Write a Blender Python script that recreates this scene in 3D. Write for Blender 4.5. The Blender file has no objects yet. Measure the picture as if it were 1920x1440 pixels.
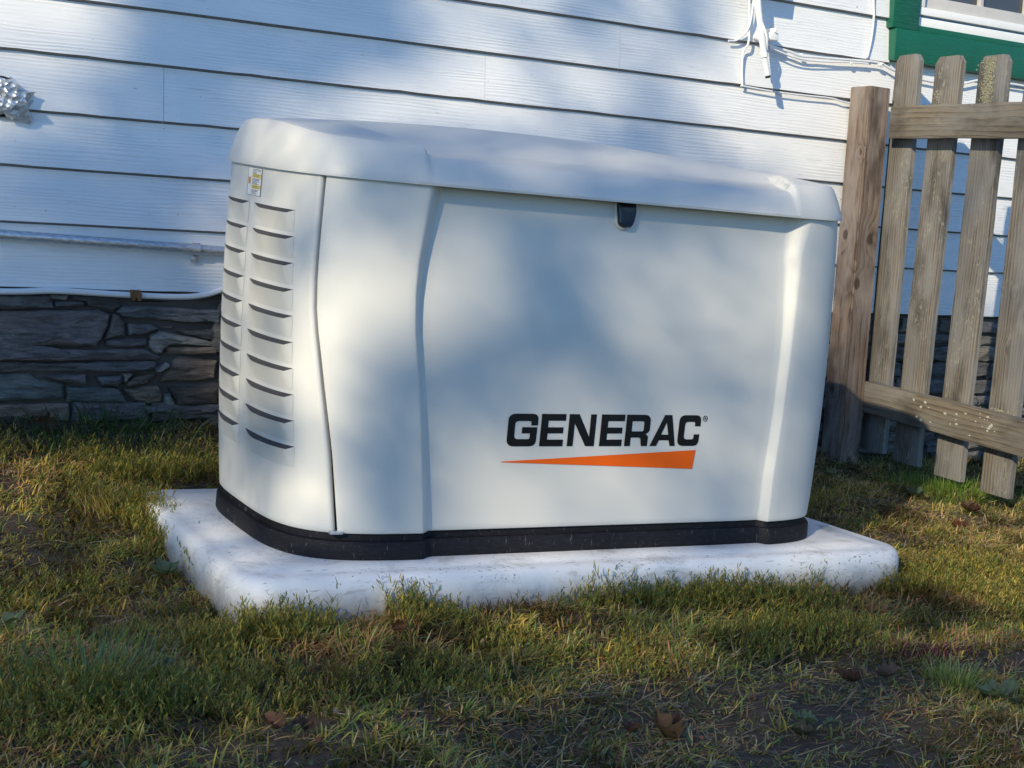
import bpy, bmesh, math, random
import numpy as np
from mathutils import Vector, Matrix

random.seed(7)
rng = np.random.default_rng(11)
scene = bpy.context.scene
COL = scene.collection

# ---------------------------------------------------------------- camera, world, sun, exposure
SUN_DIR = Vector((1.0, 0.66, -0.58)).normalized()        # the way the light travels
cam_data = bpy.data.cameras.new('camera')
cam_data.sensor_width = 36.0
cam_data.lens = 2662.0 / 1920.0 * 36.0
cam_data.clip_start = 0.02
cam_data.clip_end = 400.0
cam = bpy.data.objects.new('camera', cam_data)
COL.objects.link(cam)
cam.matrix_world = Matrix(((0.870127, 0.001851, -0.492825, -1.050),
                           (-0.489281, 0.123018, -0.863407, -2.307),
                           (0.059028, 0.992403, 0.107947, 0.613),
                           (0, 0, 0, 1)))
scene.camera = cam

world = bpy.data.worlds.new('World')
scene.world = world
world.use_nodes = True
wn = world.node_tree
wn.nodes.clear()
w_out = wn.nodes.new('ShaderNodeOutputWorld')
w_bg = wn.nodes.new('ShaderNodeBackground')
w_sky = wn.nodes.new('ShaderNodeTexSky')
w_sky.sky_type = 'NISHITA'
w_sky.sun_disc = False
w_sky.sun_elevation = math.asin(-SUN_DIR.z)
w_sky.sun_rotation = math.atan2(-SUN_DIR.x, -SUN_DIR.y)
w_sky.air_density = 1.0
w_sky.dust_density = 0.0
w_sky.ozone_density = 2.0
w_bg.inputs['Strength'].default_value = 0.13
w_wb = wn.nodes.new('ShaderNodeMix')                    # camera white balance set on the warm sun: skylight reads bluer
w_wb.data_type = 'RGBA'
w_wb.blend_type = 'MULTIPLY'
w_wb.inputs[0].default_value = 1.0
w_wb.inputs[7].default_value = (0.90, 1.20, 1.58, 1.0)
wn.links.new(w_sky.outputs['Color'], w_wb.inputs[6])
wn.links.new(w_wb.outputs[2], w_bg.inputs['Color'])
wn.links.new(w_bg.outputs['Background'], w_out.inputs['Surface'])

sun_data = bpy.data.lights.new('sun', 'SUN')
sun_data.energy = 5.0
sun_data.angle = math.radians(0.5)
sun_data.color = (1.0, 0.87, 0.63)
sun = bpy.data.objects.new('sun', sun_data)
COL.objects.link(sun)
sun.rotation_euler = SUN_DIR.to_track_quat('-Z', 'Y').to_euler()
sun.location = (-8, -6, 8)

vs = scene.view_settings
vs.view_transform = 'Standard'
vs.look = 'None'
vs.exposure = 0.06
vs.gamma = 1.0
vs.use_curve_mapping = False

# ---------------------------------------------------------------- small tools
def setp(o, label=None, cat=None, group=None, kind=None):
    if label: o['label'] = label
    if cat: o['category'] = cat
    if group: o['group'] = group
    if kind: o['kind'] = kind
    return o

def empty(name, loc=(0, 0, 0), rot=(0, 0, 0)):
    o = bpy.data.objects.new(name, None)
    o.location = loc
    o.rotation_euler = rot
    o.empty_display_size = 0.1
    COL.objects.link(o)
    return o

def link_mesh(name, me, mats, parent=None):
    o = bpy.data.objects.new(name, me)
    for m in (mats if isinstance(mats, (list, tuple)) else [mats]):
        me.materials.append(m)
    COL.objects.link(o)
    if parent is not None:
        o.parent = parent
    return o

def mesh_obj(name, verts, faces, mats, parent=None, smooth=True, sharp=35.0, mat_idx=None):
    me = bpy.data.meshes.new(name)
    me.from_pydata([tuple(v) for v in verts], [], [tuple(f) for f in faces])
    if mat_idx is not None:
        me.polygons.foreach_set('material_index', mat_idx)
    me.update()
    if smooth:
        me.polygons.foreach_set('use_smooth', [True] * len(me.polygons))
        me.set_sharp_from_angle(angle=math.radians(sharp))
    return link_mesh(name, me, mats, parent)

class MB:
    """collects shapes in one mesh"""
    def __init__(self):
        self.v, self.f, self.m = [], [], []
    def add(self, verts, faces, mi=0):
        b = len(self.v)
        self.v += [tuple(p) for p in verts]
        self.f += [tuple(i + b for i in f) for f in faces]
        self.m += [mi] * len(faces)
    def box(self, lo, hi, mi=0, c=0.0):
        bm = bmesh.new()
        bmesh.ops.create_cube(bm, size=1.0)
        for v in bm.verts:
            v.co = Vector([lo[i] + (v.co[i] + 0.5) * (hi[i] - lo[i]) for i in range(3)])
        if c > 0:
            bmesh.ops.bevel(bm, geom=bm.edges[:], offset=c, segments=2, profile=0.6, affect='EDGES')
        bm.verts.index_update()
        self.add([v.co[:] for v in bm.verts], [[v.index for v in f.verts] for f in bm.faces], mi)
        bm.free()
    def tube(self, pts, r, n=10, mi=0, cap=True):
        pts = [Vector(p) for p in pts]
        rr = r if isinstance(r, (list, tuple)) else [r] * len(pts)
        rings = []
        up = Vector((0.13, 0.31, 0.94))
        for i, p in enumerate(pts):
            t = (pts[min(i + 1, len(pts) - 1)] - pts[max(i - 1, 0)]).normalized()
            a = t.cross(up).normalized()
            if a.length < 0.1: a = t.cross(Vector((1, 0, 0))).normalized()
            b = t.cross(a).normalized()
            rings.append([p + (a * math.cos(2 * math.pi * k / n) + b * math.sin(2 * math.pi * k / n)) * rr[i] for k in range(n)])
        fs = []
        for i in range(len(pts) - 1):
            for k in range(n):
                fs.append((i * n + k, i * n + (k + 1) % n, (i + 1) * n + (k + 1) % n, (i + 1) * n + k))
        if cap:
            fs.append(tuple(range(n))[::-1])
            fs.append(tuple(range((len(pts) - 1) * n, len(pts) * n)))
        self.add([q for ring in rings for q in ring], fs, mi)
    def build(self, name, mats, parent=None, smooth=True, sharp=35.0):
        return mesh_obj(name, self.v, self.f, mats, parent, smooth, sharp, self.m if isinstance(mats, (list, tuple)) and len(mats) > 1 else None)

def spline(pts, n=8):
    """Catmull-Rom through pts"""
    P = [Vector(p) for p in pts]
    P = [P[0] * 2 - P[1]] + P + [P[-1] * 2 - P[-2]]
    out = []
    for i in range(1, len(P) - 2):
        for k in range(n):
            t = k / n
            a, b, c, d = P[i - 1], P[i], P[i + 1], P[i + 2]
            out.append(0.5 * ((2 * b) + (c - a) * t + (2 * a - 5 * b + 4 * c - d) * t * t + (3 * b - a - 3 * c + d) * t ** 3))
    out.append(P[-2])
    return out

_perm = rng.random((512, 512))
def vnoise(x, y, seed=0):
    x = np.asarray(x, float) + seed * 17.31
    y = np.asarray(y, float) + seed * 9.77
    xi, yi = np.floor(x).astype(int), np.floor(y).astype(int)
    fx, fy = x - xi, y - yi
    fx, fy = fx * fx * (3 - 2 * fx), fy * fy * (3 - 2 * fy)
    g = lambda a, b: _perm[a % 512, b % 512]
    return (g(xi, yi) * (1 - fx) + g(xi + 1, yi) * fx) * (1 - fy) + (g(xi, yi + 1) * (1 - fx) + g(xi + 1, yi + 1) * fx) * fy
def fbm(x, y, s=1.0, o=3, seed=0):
    r, a, t = 0.0, 1.0, 0.0
    for k in range(o):
        r = r + a * vnoise(np.asarray(x) * s, np.asarray(y) * s, seed + k)
        t += a
        a *= 0.5
        s *= 2.07
    return r / t
def sstep(a, b, x):
    t = np.clip((np.asarray(x, float) - a) / (b - a), 0, 1)
    return t * t * (3 - 2 * t)

# ---------------------------------------------------------------- materials
class NT:
    def __init__(self, name):
        self.mat = bpy.data.materials.new(name)
        self.mat.use_nodes = True
        self.nt = self.mat.node_tree
        self.nt.nodes.clear()
        self.out = self.n('OutputMaterial')
        self.b = self.n('BsdfPrincipled')
        self.l(self.b.outputs[0], self.out.inputs[0])
    def n(self, t, **kw):
        nd = self.nt.nodes.new('ShaderNode' + t)
        for k, v in kw.items():
            setattr(nd, k, v)
        return nd
    def l(self, a, b):
        self.nt.links.new(a, b)
    def put(self, sock, v):
        if hasattr(v, 'is_linked') or isinstance(v, bpy.types.NodeSocket):
            self.l(v, sock)
        else:
            sock.default_value = v
    def coord(self, kind='Object', scale=(1, 1, 1), rot=(0, 0, 0)):
        c = self.n('TexCoord')
        m = self.n('Mapping')
        m.inputs['Scale'].default_value = scale
        m.inputs['Rotation'].default_value = rot
        self.l(c.outputs[kind], m.inputs['Vector'])
        return m.outputs[0]
    def noise(self, vec, scale, detail=4, rough=0.55, dist=0.0, out=0):
        t = self.n('TexNoise')
        t.inputs['Scale'].default_value = scale
        t.inputs['Detail'].default_value = detail
        t.inputs['Roughness'].default_value = rough
        t.inputs['Distortion'].default_value = dist
        self.l(vec, t.inputs['Vector'])
        return t.outputs[out]
    def ramp(self, fac, stops, interp='LINEAR'):
        r = self.n('ValToRGB')
        r.color_ramp.interpolation = interp
        els = r.color_ramp.elements
        while len(els) < len(stops): els.new(0.5)
        for e, (p, c) in zip(els, stops):
            e.position = p
            e.color = (c, c, c, 1) if isinstance(c, (int, float)) else (*c, 1)
        self.l(fac, r.inputs[0])
        return r.outputs[0]
    def mix(self, fac, a, b, mode='MIX'):
        m = self.n('Mix', data_type='RGBA', blend_type=mode)
        self.put(m.inputs[0], fac)
        for s, v in ((m.inputs[6], a), (m.inputs[7], b)):
            if isinstance(v, bpy.types.NodeSocket): self.l(v, s)
            else: s.default_value = (*v, 1) if len(v) == 3 else v
        return m.outputs[2]
    def math(self, op, a, b=0.0):
        m = self.n('Math', operation=op)
        self.put(m.inputs[0], a)
        self.put(m.inputs[1], b)
        return m.outputs[0]
    def bump(self, h, strength=0.3, dist=0.002, normal=None):
        b = self.n('Bump')
        b.inputs['Strength'].default_value = strength
        b.inputs['Distance'].default_value = dist
        self.l(h, b.inputs['Height'])
        if normal is not None: self.l(normal, b.inputs['Normal'])
        return b.outputs[0]
    def set(self, color=None, rough=None, normal=None, metal=None, spec=None):
        for k, v in (('Base Color', color), ('Roughness', rough), ('Normal', normal), ('Metallic', metal), ('Specular IOR Level', spec)):
            if v is None: continue
            s = self.b.inputs[k]
            if isinstance(v, bpy.types.NodeSocket): self.l(v, s)
            elif k == 'Base Color': s.default_value = (*v, 1)
            else: s.default_value = v
        return self.mat

def mat_enclosure():
    m = NT('enclosure_paint')
    v = m.coord()
    big = m.noise(v, 2.5, 3)
    col = m.mix(m.ramp(big, [(0.35, 0.0), (0.7, 1.0)]), (0.60, 0.592, 0.556), (0.63, 0.622, 0.586))
    dust = m.noise(v, 60, 5, 0.7)
    col = m.mix(m.ramp(dust, [(0.60, 0.0), (0.85, 0.25)]), col, (0.50, 0.49, 0.46))
    peel = m.noise(v, 420, 2)
    return m.set(col, m.ramp(big, [(0.3, 0.42), (0.7, 0.50)]), m.bump(peel, 0.05, 0.0006))

def mat_black():
    m = NT('black_plastic')
    v = m.coord(scale=(1, 1, 8))
    s = m.noise(v, 70, 6, 0.75)
    sc = m.noise(m.coord(scale=(14, 3, 3), rot=(0, 0.6, 0.2)), 18, 3, 0.6)
    col = m.mix(m.ramp(s, [(0.45, 0.0), (0.85, 1.0)]), (0.010, 0.010, 0.013), (0.03, 0.03, 0.035))
    col = m.mix(m.ramp(sc, [(0.64, 0.0), (0.70, 0.45)]), col, (0.16, 0.16, 0.17))
    return m.set(col, 0.6, m.bump(s, 0.25, 0.0015), spec=0.15)

def mat_plain(name, col, rough=0.5, metal=0.0, bump=0.0, bscale=200, var=0.12):
    m = NT(name)
    v = m.coord()
    n = m.noise(v, 25, 4)
    c2 = tuple(x * (1 - var) for x in col)
    c = m.mix(n, c2, tuple(min(1, x * (1 + var)) for x in col))
    nb = m.bump(m.noise(v, bscale, 3), bump, 0.002) if bump else None
    return m.set(c, rough, nb, metal)

def mat_pad():
    m = NT('pad_surface')
    v = m.coord()
    big = m.noise(v, 5, 5, 0.65)
    col = m.mix(m.ramp(big, [(0.35, 0.0), (0.65, 1.0)]), (0.69, 0.69, 0.685), (0.77, 0.765, 0.755))
    specks = m.noise(v, 130, 2, 0.5)
    patch = m.ramp(m.noise(v, 6, 3), [(0.46, 0.0), (0.58, 1.0)])
    sp = m.math('MULTIPLY', m.ramp(specks, [(0.66, 0.0), (0.69, 1.0)]), patch)
    col = m.mix(m.math('MULTIPLY', sp, 0.8), col, (0.10, 0.09, 0.075))
    dirt = m.noise(m.coord(scale=(1.0, 1.0, 3.0)), 11, 6, 0.72, 0.6)
    col = m.mix(m.ramp(dirt, [(0.545, 0.0), (0.70, 0.65)]), col, (0.37, 0.34, 0.29))
    scr = m.noise(m.coord(scale=(3, 22, 22), rot=(0, 0, 0.3)), 9, 3, 0.6)
    col = m.mix(m.ramp(scr, [(0.63, 0.0), (0.67, 0.6)]), col, (0.25, 0.24, 0.23))
    # soil splashed on the lowest part of the sides
    sep = m.n('SeparateXYZ')
    m.l(m.coord(), sep.inputs[0])
    low = m.math('ADD', sep.outputs[2], m.math('MULTIPLY', m.noise(v, 30, 5, 0.7), 0.06))
    col = m.mix(m.ramp(m.math('ADD', low, 0.1), [(0.060, 0.8), (0.105, 0.0)]), col, (0.26, 0.215, 0.15))
    h = m.noise(v, 90, 5, 0.7)
    return m.set(col, 0.55, m.bump(h, 0.22, 0.002))

def mat_siding():
    m = NT('white_siding_paint')
    oi = m.n('ObjectInfo')
    c = m.n('TexCoord')
    add = m.n('VectorMath', operation='ADD')
    m.l(c.outputs['Object'], add.inputs[0])
    comb = m.n('CombineXYZ')
    m.l(m.math('MULTIPLY', oi.outputs['Random'], 37.0), comb.inputs[0])
    m.l(m.math('MULTIPLY', oi.outputs['Random'], 11.0), comb.inputs[2])
    m.l(comb.outputs[0], add.inputs[1])
    def mp(s):
        k = m.n('Mapping')
        k.inputs['Scale'].default_value = s
        m.l(add.outputs[0], k.inputs['Vector'])
        return k.outputs[0]
    warp = m.noise(mp((0.9, 1, 4.5)), 3.2, 3, 0.5, out=0)
    wv = m.n('TexWave', wave_type='BANDS', bands_direction='Z', wave_profile='SIN')
    wv.inputs['Scale'].default_value = 34
    wv.inputs['Distortion'].default_value = 9.0
    wv.inputs['Detail'].default_value = 2.5
    wv.inputs['Detail Scale'].default_value = 0.9
    m.l(mp((0.10, 0.3, 1.0)), wv.inputs['Vector'])
    fine = m.noise(mp((5, 20, 95)), 6, 5, 0.7)
    grain = m.math('ADD', m.math('MULTIPLY', wv.outputs['Fac'], m.ramp(warp, [(0.40, 0.12), (0.62, 0.95)])), m.math('MULTIPLY', fine, 0.7))
    blot = m.noise(mp((1.5, 2, 5)), 4, 4, 0.6)
    col = m.mix(m.ramp(blot, [(0.3, 0.0), (0.75, 1.0)]), (0.77, 0.775, 0.78), (0.84, 0.84, 0.835))
    chips = m.noise(mp((14, 30, 34)), 5, 4, 0.62)
    cf = m.ramp(chips, [(0.71, 0.0), (0.725, 1.0)])
    col = m.mix(m.math('MULTIPLY', cf, 0.85), col, (0.16, 0.15, 0.14))
    crack = m.noise(mp((2.2, 20, 130)), 3.0, 3, 0.55)
    ck = m.math('MULTIPLY', m.ramp(crack, [(0.70, 0.0), (0.715, 1.0)]), m.ramp(m.noise(mp((2, 2, 9)), 5, 2), [(0.5, 0.0), (0.6, 1.0)]))
    col = m.mix(m.math('MULTIPLY', ck, 0.6), col, (0.30, 0.29, 0.28))
    h = m.math('SUBTRACT', grain, m.math('MULTIPLY', m.math('MAXIMUM', cf, ck), 1.2))
    lump = m.noise(mp((2, 3, 7)), 5, 3)
    nb = m.bump(lump, 0.2, 0.005)
    return m.set(col, 0.5, m.bump(h, 0.5, 0.0018, nb))

def mat_stone():
    m = NT('slate_stone')
    oi = m.n('ObjectInfo')
    c = m.n('TexCoord')
    add = m.n('VectorMath', operation='ADD')
    comb = m.n('CombineXYZ')
    for i in range(3): m.l(m.math('MULTIPLY', oi.outputs['Random'], 23.0 + i * 9), comb.inputs[i])
    m.l(c.outputs['Object'], add.inputs[0])
    m.l(comb.outputs[0], add.inputs[1])
    def mp(s):
        k = m.n('Mapping')
        k.inputs['Scale'].default_value = s
        m.l(add.outputs[0], k.inputs['Vector'])
        return k.outputs[0]
    n1 = m.noise(mp((3, 3, 16)), 6, 6, 0.7, 0.4)
    n2 = m.noise(mp((6, 6, 9)), 9, 5, 0.65)
    shade = m.ramp(n1, [(0.3, 0.35), (0.72, 1.6)])
    col = m.mix(1.0, oi.outputs['Color'], shade, 'MULTIPLY')
    col = m.mix(m.ramp(n2, [(0.60, 0.0), (0.72, 0.5)]), col, (0.26, 0.245, 0.22))
    lic = m.noise(mp((9, 9, 13)), 5, 5, 0.72)
    col = m.mix(m.ramp(lic, [(0.655, 0.0), (0.69, 0.8)]), col, (0.42, 0.41, 0.37))
    h = m.math('ADD', n1, m.math('MULTIPLY', m.noise(mp((10, 10, 26)), 12, 5, 0.75), 0.6))
    return m.set(col, 0.8, m.bump(h, 1.0, 0.014))

def mat_wood(name, light, dark, axis='Z', knots=(), lichen=0.2, ringscale=26.0, weather=(0.195, 0.190, 0.182)):
    m = NT(name)
    oi = m.n('ObjectInfo')
    c = m.n('TexCoord')
    P = c.outputs['Object']
    sep = m.n('SeparateXYZ')
    m.l(P, sep.inputs[0])
    dark_k, push = None, None
    for k in knots:
        sub = m.n('VectorMath', operation='SUBTRACT')
        m.l(P, sub.inputs[0])
        sub.inputs[1].default_value = k[:3]
        mul = m.n('VectorMath', operation='MULTIPLY')
        m.l(sub.outputs[0], mul.inputs[0])
        mul.inputs[1].default_value = (1, 1, 0.62) if axis == 'Z' else (0.62, 1, 1)
        ln = m.n('VectorMath', operation='LENGTH')
        m.l(mul.outputs[0], ln.inputs[0])
        d = m.math('DIVIDE', ln.outputs['Value'], k[3])
        dk = m.ramp(d, [(0.62, 1.0), (0.95, 0.0)])
        g = m.math('POWER', 2.718, m.math('MULTIPLY', m.math('MULTIPLY', d, d), -0.16))
        dark_k = dk if dark_k is None else m.math('MAXIMUM', dark_k, dk)
        push = g if push is None else m.math('ADD', push, g)
    rnd = m.math('MULTIPLY', oi.outputs['Random'], 19.0)
    comb = m.n('CombineXYZ')
    for i in range(3):
        src = sep.outputs[i]
        a = m.math('ADD', src, rnd)
        m.l(a, comb.inputs[i])
    def mp(s):
        k = m.n('Mapping')
        k.inputs['Scale'].default_value = s if axis == 'Z' else (s[2], s[1], s[0])
        m.l(comb.outputs[0], k.inputs['Vector'])
        return k.outputs[0]
    warp = m.noise(mp((5, 5, 0.9)), 2.6, 3, 0.5)
    long = sep.outputs[2] if axis == 'Z' else sep.outputs[0]
    across = m.math('ADD', m.math('ADD', sep.outputs[0], m.math('MULTIPLY', sep.outputs[1], 0.7)), 0.0) if axis == 'Z' else m.math('ADD', sep.outputs[2], m.math('MULTIPLY', sep.outputs[1], 0.7))
    g = m.math('ADD', m.math('MULTIPLY', across, ringscale), m.math('MULTIPLY', warp, 2.6))
    if push is not None:
        g = m.math('ADD', g, m.math('MULTIPLY', push, 2.2))
    g = m.math('ADD', g, rnd)
    saw = m.math('FRACT', g)
    rings = m.ramp(saw, [(0.0, 0.15), (0.55, 0.5), (0.86, 1.0), (1.0, 0.15)])
    fine = m.noise(mp((90, 90, 3.0)), 3.0, 5, 0.7)
    fac = m.math('ADD', m.math('MULTIPLY', rings, 0.42), m.math('MULTIPLY', fine, 0.75))
    col = m.mix(m.ramp(fac, [(0.25, 0.0), (0.85, 1.0)]), light, dark)
    wth = m.noise(mp((7, 7, 1.6)), 2.4, 5, 0.65)
    col = m.mix(m.ramp(wth, [(0.40, 0.0), (0.60, 0.85)]), col, weather)
    stain = m.noise(mp((6, 6, 2.2)), 1.9, 4, 0.6)
    col = m.mix(m.ramp(stain, [(0.52, 0.0), (0.70, 0.8)]), col, tuple(x * 0.6 for x in dark))
    if lichen > 0:
        lc = m.noise(mp((26, 26, 13)), 3.0, 5, 0.75)
        lz = m.noise(mp((5, 5, 2)), 2.2, 2)
        lf = m.math('MULTIPLY', m.ramp(lc, [(0.56, 0.0), (0.62, 1.0)]), m.ramp(lz, [(0.62 - lichen, 0.0), (0.72 - lichen, 1.0)]))
        col = m.mix(m.math('MULTIPLY', lf, 0.6), col, (0.31, 0.30, 0.23))
    cr = m.noise(mp((130, 130, 2.0)), 2.0, 2, 0.5)
    crk = m.ramp(cr, [(0.70, 0.0), (0.74, 1.0)])
    col = m.mix(m.math('MULTIPLY', crk, 0.7), col, (0.03, 0.025, 0.02))
    if dark_k is not None:
        col = m.mix(m.math('MULTIPLY', dark_k, 0.85), col, (0.045, 0.028, 0.018))
    h = m.math('SUBTRACT', m.math('ADD', m.math('MULTIPLY', rings, -0.5), m.math('MULTIPLY', fine, 0.8)), m.math('MULTIPLY', crk, 1.5))
    return m.set(col, 0.8, m.bump(h, 0.6, 0.0022))

def mat_ground():
    m = NT('soil')
    v = m.coord()
    a = m.noise(v, 3.0, 5, 0.65)
    b = m.noise(v, 55, 6, 0.75)
    col = m.mix(m.ramp(a, [(0.35, 0.0), (0.65, 1.0)]), (0.050, 0.036, 0.027), (0.085, 0.058, 0.042))
    col = m.mix(m.ramp(b, [(0.45, 0.0), (0.75, 1.0)]), col, (0.13, 0.10, 0.07))
    far = m.noise(v, 0.9, 4)
    # lawn colour takes over away from the blades
    g = m.n('NewGeometry')
    ln = m.n('VectorMath', operation='LENGTH')
    m.l(g.outputs['Position'], ln.inputs[0])
    ff = m.ramp(m.math('MULTIPLY', ln.outputs['Value'], 0.1), [(0.19, 0.0), (0.28, 1.0)])
    lawn = m.mix(far, (0.055, 0.07, 0.025), (0.10, 0.095, 0.035))
    lawn = m.mix(b, lawn, (0.04, 0.045, 0.02))
    col = m.mix(ff, col, lawn)
    return m.set(col, 0.95, m.bump(b, 0.9, 0.012))

def mat_blades(name, transl=0.42):
    m = NT(name)
    at = m.n('Attribute', attribute_name='Col')
    m.set(at.outputs['Color'], 0.6, spec=0.25)
    tr = m.n('BsdfTranslucent')
    mul = m.mix(1.0, at.outputs['Color'], (1.0, 1.05, 0.6), 'MULTIPLY')
    m.l(mul, tr.inputs['Color'])
    mx = m.n('MixShader')
    mx.inputs[0].default_value = transl
    m.l(m.b.outputs[0], mx.inputs[1])
    m.l(tr.outputs[0], mx.inputs[2])
    m.l(mx.outputs[0], m.out.inputs[0])
    return m.mat

def mat_green_paint():
    m = NT('green_trim_paint')
    v = m.coord(scale=(1, 1, 9))
    g = m.noise(v, 22, 5, 0.65, 0.5)
    big = m.noise(m.coord(), 14, 4, 0.6)
    col = m.mix(big, (0.004, 0.085, 0.048), (0.007, 0.122, 0.068))
    return m.set(col, 0.30, m.bump(m.math('ADD', g, big), 0.7, 0.003))

def mat_glass():
    m = NT('window_glass')
    v = m.coord()
    n = m.noise(v, 6, 4)
    col = m.mix(n, (0.035, 0.038, 0.042), (0.075, 0.078, 0.082))
    return m.set(col, 0.08, spec=0.7)

def mat_foil():
    m = NT('crumpled_foil')
    v = m.coord()
    n = m.n('TexVoronoi')
    n.inputs['Scale'].default_value = 70
    m.l(v, n.inputs['Vector'])
    return m.set((0.62, 0.63, 0.64), 0.42, m.bump(n.outputs['Distance'], 0.9, 0.008), 0.55)

def mat_galv():
    m = NT('galvanised_steel')
    v = m.coord(scale=(6, 20, 20))
    n = m.noise(v, 9, 5, 0.7)
    col = m.mix(m.ramp(n, [(0.4, 0.0), (0.65, 1.0)]), (0.46, 0.48, 0.50), (0.74, 0.76, 0.78))
    return m.set(col, 0.38, m.bump(n, 0.2, 0.001), 0.65)

M_BODY, M_BLACK, M_PAD, M_SIDING, M_STONE = mat_enclosure(), mat_black(), mat_pad(), mat_siding(), mat_stone()
M_DARK = mat_plain('dark_recess', (0.012, 0.012, 0.013), 0.8)
M_SLOT_SHADE = mat_plain('louver_slot_shade', (0.04, 0.04, 0.043), 0.9)
M_LATCH = mat_plain('glossy_black_latch', (0.006, 0.006, 0.008), 0.18)
M_LETTER = mat_plain('black_decal', (0.006, 0.006, 0.007), 0.35, var=0.05)
M_ORANGE = mat_plain('orange_decal', (0.80, 0.115, 0.004), 0.4, var=0.03)
M_LABEL = mat_plain('white_sticker', (0.78, 0.78, 0.77), 0.4)
M_YELLOW = mat_plain('yellow_sticker_print', (0.70, 0.56, 0.08), 0.4)
M_PRINT = mat_plain('dark_sticker_print', (0.08, 0.08, 0.09), 0.5)
M_AMBER = mat_plain('amber_sticker_print', (0.62, 0.25, 0.03), 0.4)
M_MORTAR = mat_plain('old_mortar', (0.105, 0.10, 0.095), 0.95, bump=0.8, bscale=60)
M_WHITE = mat_plain('white_paint', (0.80, 0.80, 0.79), 0.5, bump=0.25, bscale=90, var=0.05)
M_UNDERSIDE = mat_plain('dark_board_underside', (0.22, 0.215, 0.20), 0.9, bump=0.5, bscale=80, var=0.3)  # darker colour for the bottom edge of each clapboard
M_WHITEPL = mat_plain('white_cable_jacket', (0.76, 0.77, 0.78), 0.42, var=0.06)
M_SCREEN = mat_plain('weathered_sash_paint', (0.50, 0.49, 0.47), 0.6, bump=0.2)
M_GREEN = mat_green_paint()
M_GLASS = mat_glass()
M_FOIL = mat_foil()
M_GALV = mat_galv()
M_RUST = mat_plain('rusty_clip_metal', (0.20, 0.10, 0.035), 0.8, bump=0.6)
M_POST = mat_wood('new_post_wood', (0.265, 0.195, 0.145), (0.06, 0.04, 0.031), 'Z',
                  knots=[(-0.045, 0.010, 0.825, 0.013), (0.008, -0.045, 0.815, 0.015), (-0.030, -0.045, 0.672, 0.015), (-0.045, -0.028, 1.085, 0.006), (0.0, -0.045, 0.10, 0.013), (-0.045, 0.01, 0.33, 0.012)],
                  lichen=0.0, ringscale=48, weather=(0.25, 0.21, 0.185))
M_PICKET = mat_wood('weathered_picket_wood', (0.265, 0.235, 0.195), (0.062, 0.052, 0.043), 'Z', knots=[(0.015, 0.0, 0.93, 0.007), (-0.02, 0.0, 0.42, 0.006)], lichen=0.14, ringscale=85)
M_RAIL = mat_wood('weathered_rail_wood', (0.235, 0.195, 0.138), (0.066, 0.052, 0.038), 'X', lichen=0.02, ringscale=60, weather=(0.185, 0.172, 0.15))
M_SOIL = mat_ground()
M_GRASS = mat_blades('grass_blades')
M_STRAW = mat_blades('straw', 0.15)
M_LEAF = mat_blades('leaf_surface', 0.3)
M_BARK = mat_plain('bark', (0.10, 0.075, 0.055), 0.9, bump=1.0, bscale=30, var=0.3)
M_LICHEN = mat_plain('pale_lichen', (0.29, 0.28, 0.185), 0.9, bump=0.5, bscale=300, var=0.25)

# ================================================================ SETTING: ground
def ground_z(x, y):
    x, y = np.asarray(x, float), np.asarray(y, float)
    A = 0.19 + (np.clip(x, -1.5, 3.5) + 0.5) * (-0.134 / 2.7)
    r = np.clip((y + 0.1) / 1.29, 0, 1.05)
    z = -0.085 - 0.0141 * np.clip(x, -2, 4) + A * r * r
    return z
def ground_detail(x, y):
    g = ground_z(x, y)
    n = (fbm(x, y, 8.0, 3, 3) - 0.5) * 0.042 + (fbm(x, y, 2.2, 2, 9) - 0.5) * 0.02
    # low turf bank pushed up along the front of the pad
    bank = np.exp(-((np.asarray(y) + 0.17) / 0.07) ** 2) * (fbm(x, np.asarray(y) * 0, 6.0, 2, 21)) * 0.040 * sstep(-0.4, -0.1, x) * (1 - sstep(1.2, 1.4, x))
    dent = sstep(0.52, 0.66, fbm(x, y, 2.6, 3, 40)) * 0.012
    return g + n + bank - dent

def axis(lo, hi, step, far, grow=1.35):
    a = list(np.arange(lo, hi + step * 0.5, step))
    s, p = step, a[-1]
    while p < far:
        s *= grow
        p += s
        a.append(p)
    s, p = step, a[0]
    pre = []
    while p > -far:
        s *= grow
        p -= s
        pre.append(p)
    return np.array(pre[::-1] + a)
gx, gy = axis(-1.6, 3.2, 0.03, 80), axis(-1.4, 1.24, 0.03, 80)
GX, GY = np.meshgrid(gx, gy)
GZ = ground_detail(GX, GY)
nx, ny = len(gx), len(gy)
idx = np.arange(nx * ny).reshape(ny, nx)
quads = np.stack([idx[:-1, :-1], idx[:-1, 1:], idx[1:, 1:], idx[1:, :-1]], -1).reshape(-1, 4)
ground = mesh_obj('lawn_ground', np.stack([GX, GY, GZ], -1).reshape(-1, 3), quads.tolist(), M_SOIL, sharp=80)
setp(ground, kind='structure')

# ================================================================ HOUSE
WALL_Y = 1.19
house = setp(empty('house', (0.8, WALL_Y, 0.0)), 'white painted clapboard house wall on a dark dry stone foundation with a green trimmed window', 'house')
house.rotation_euler = (0, 0, 0)
HO = Vector((0.8, WALL_Y, 0.0))

mb = MB()
mb.box((-5.8, 0.030, 0.36), (1.40, 0.20, 3.0))
mb.box((1.40, 0.030, 0.36), (2.75, 0.20, 1.22))
mb.box((2.75, 0.030, 0.36), (5.2, 0.20, 3.0))
mb.box((1.40, 0.030, 2.45), (2.75, 0.20, 3.0))
mb.build('sheathing', M_MORTAR, house, smooth=False)

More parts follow.
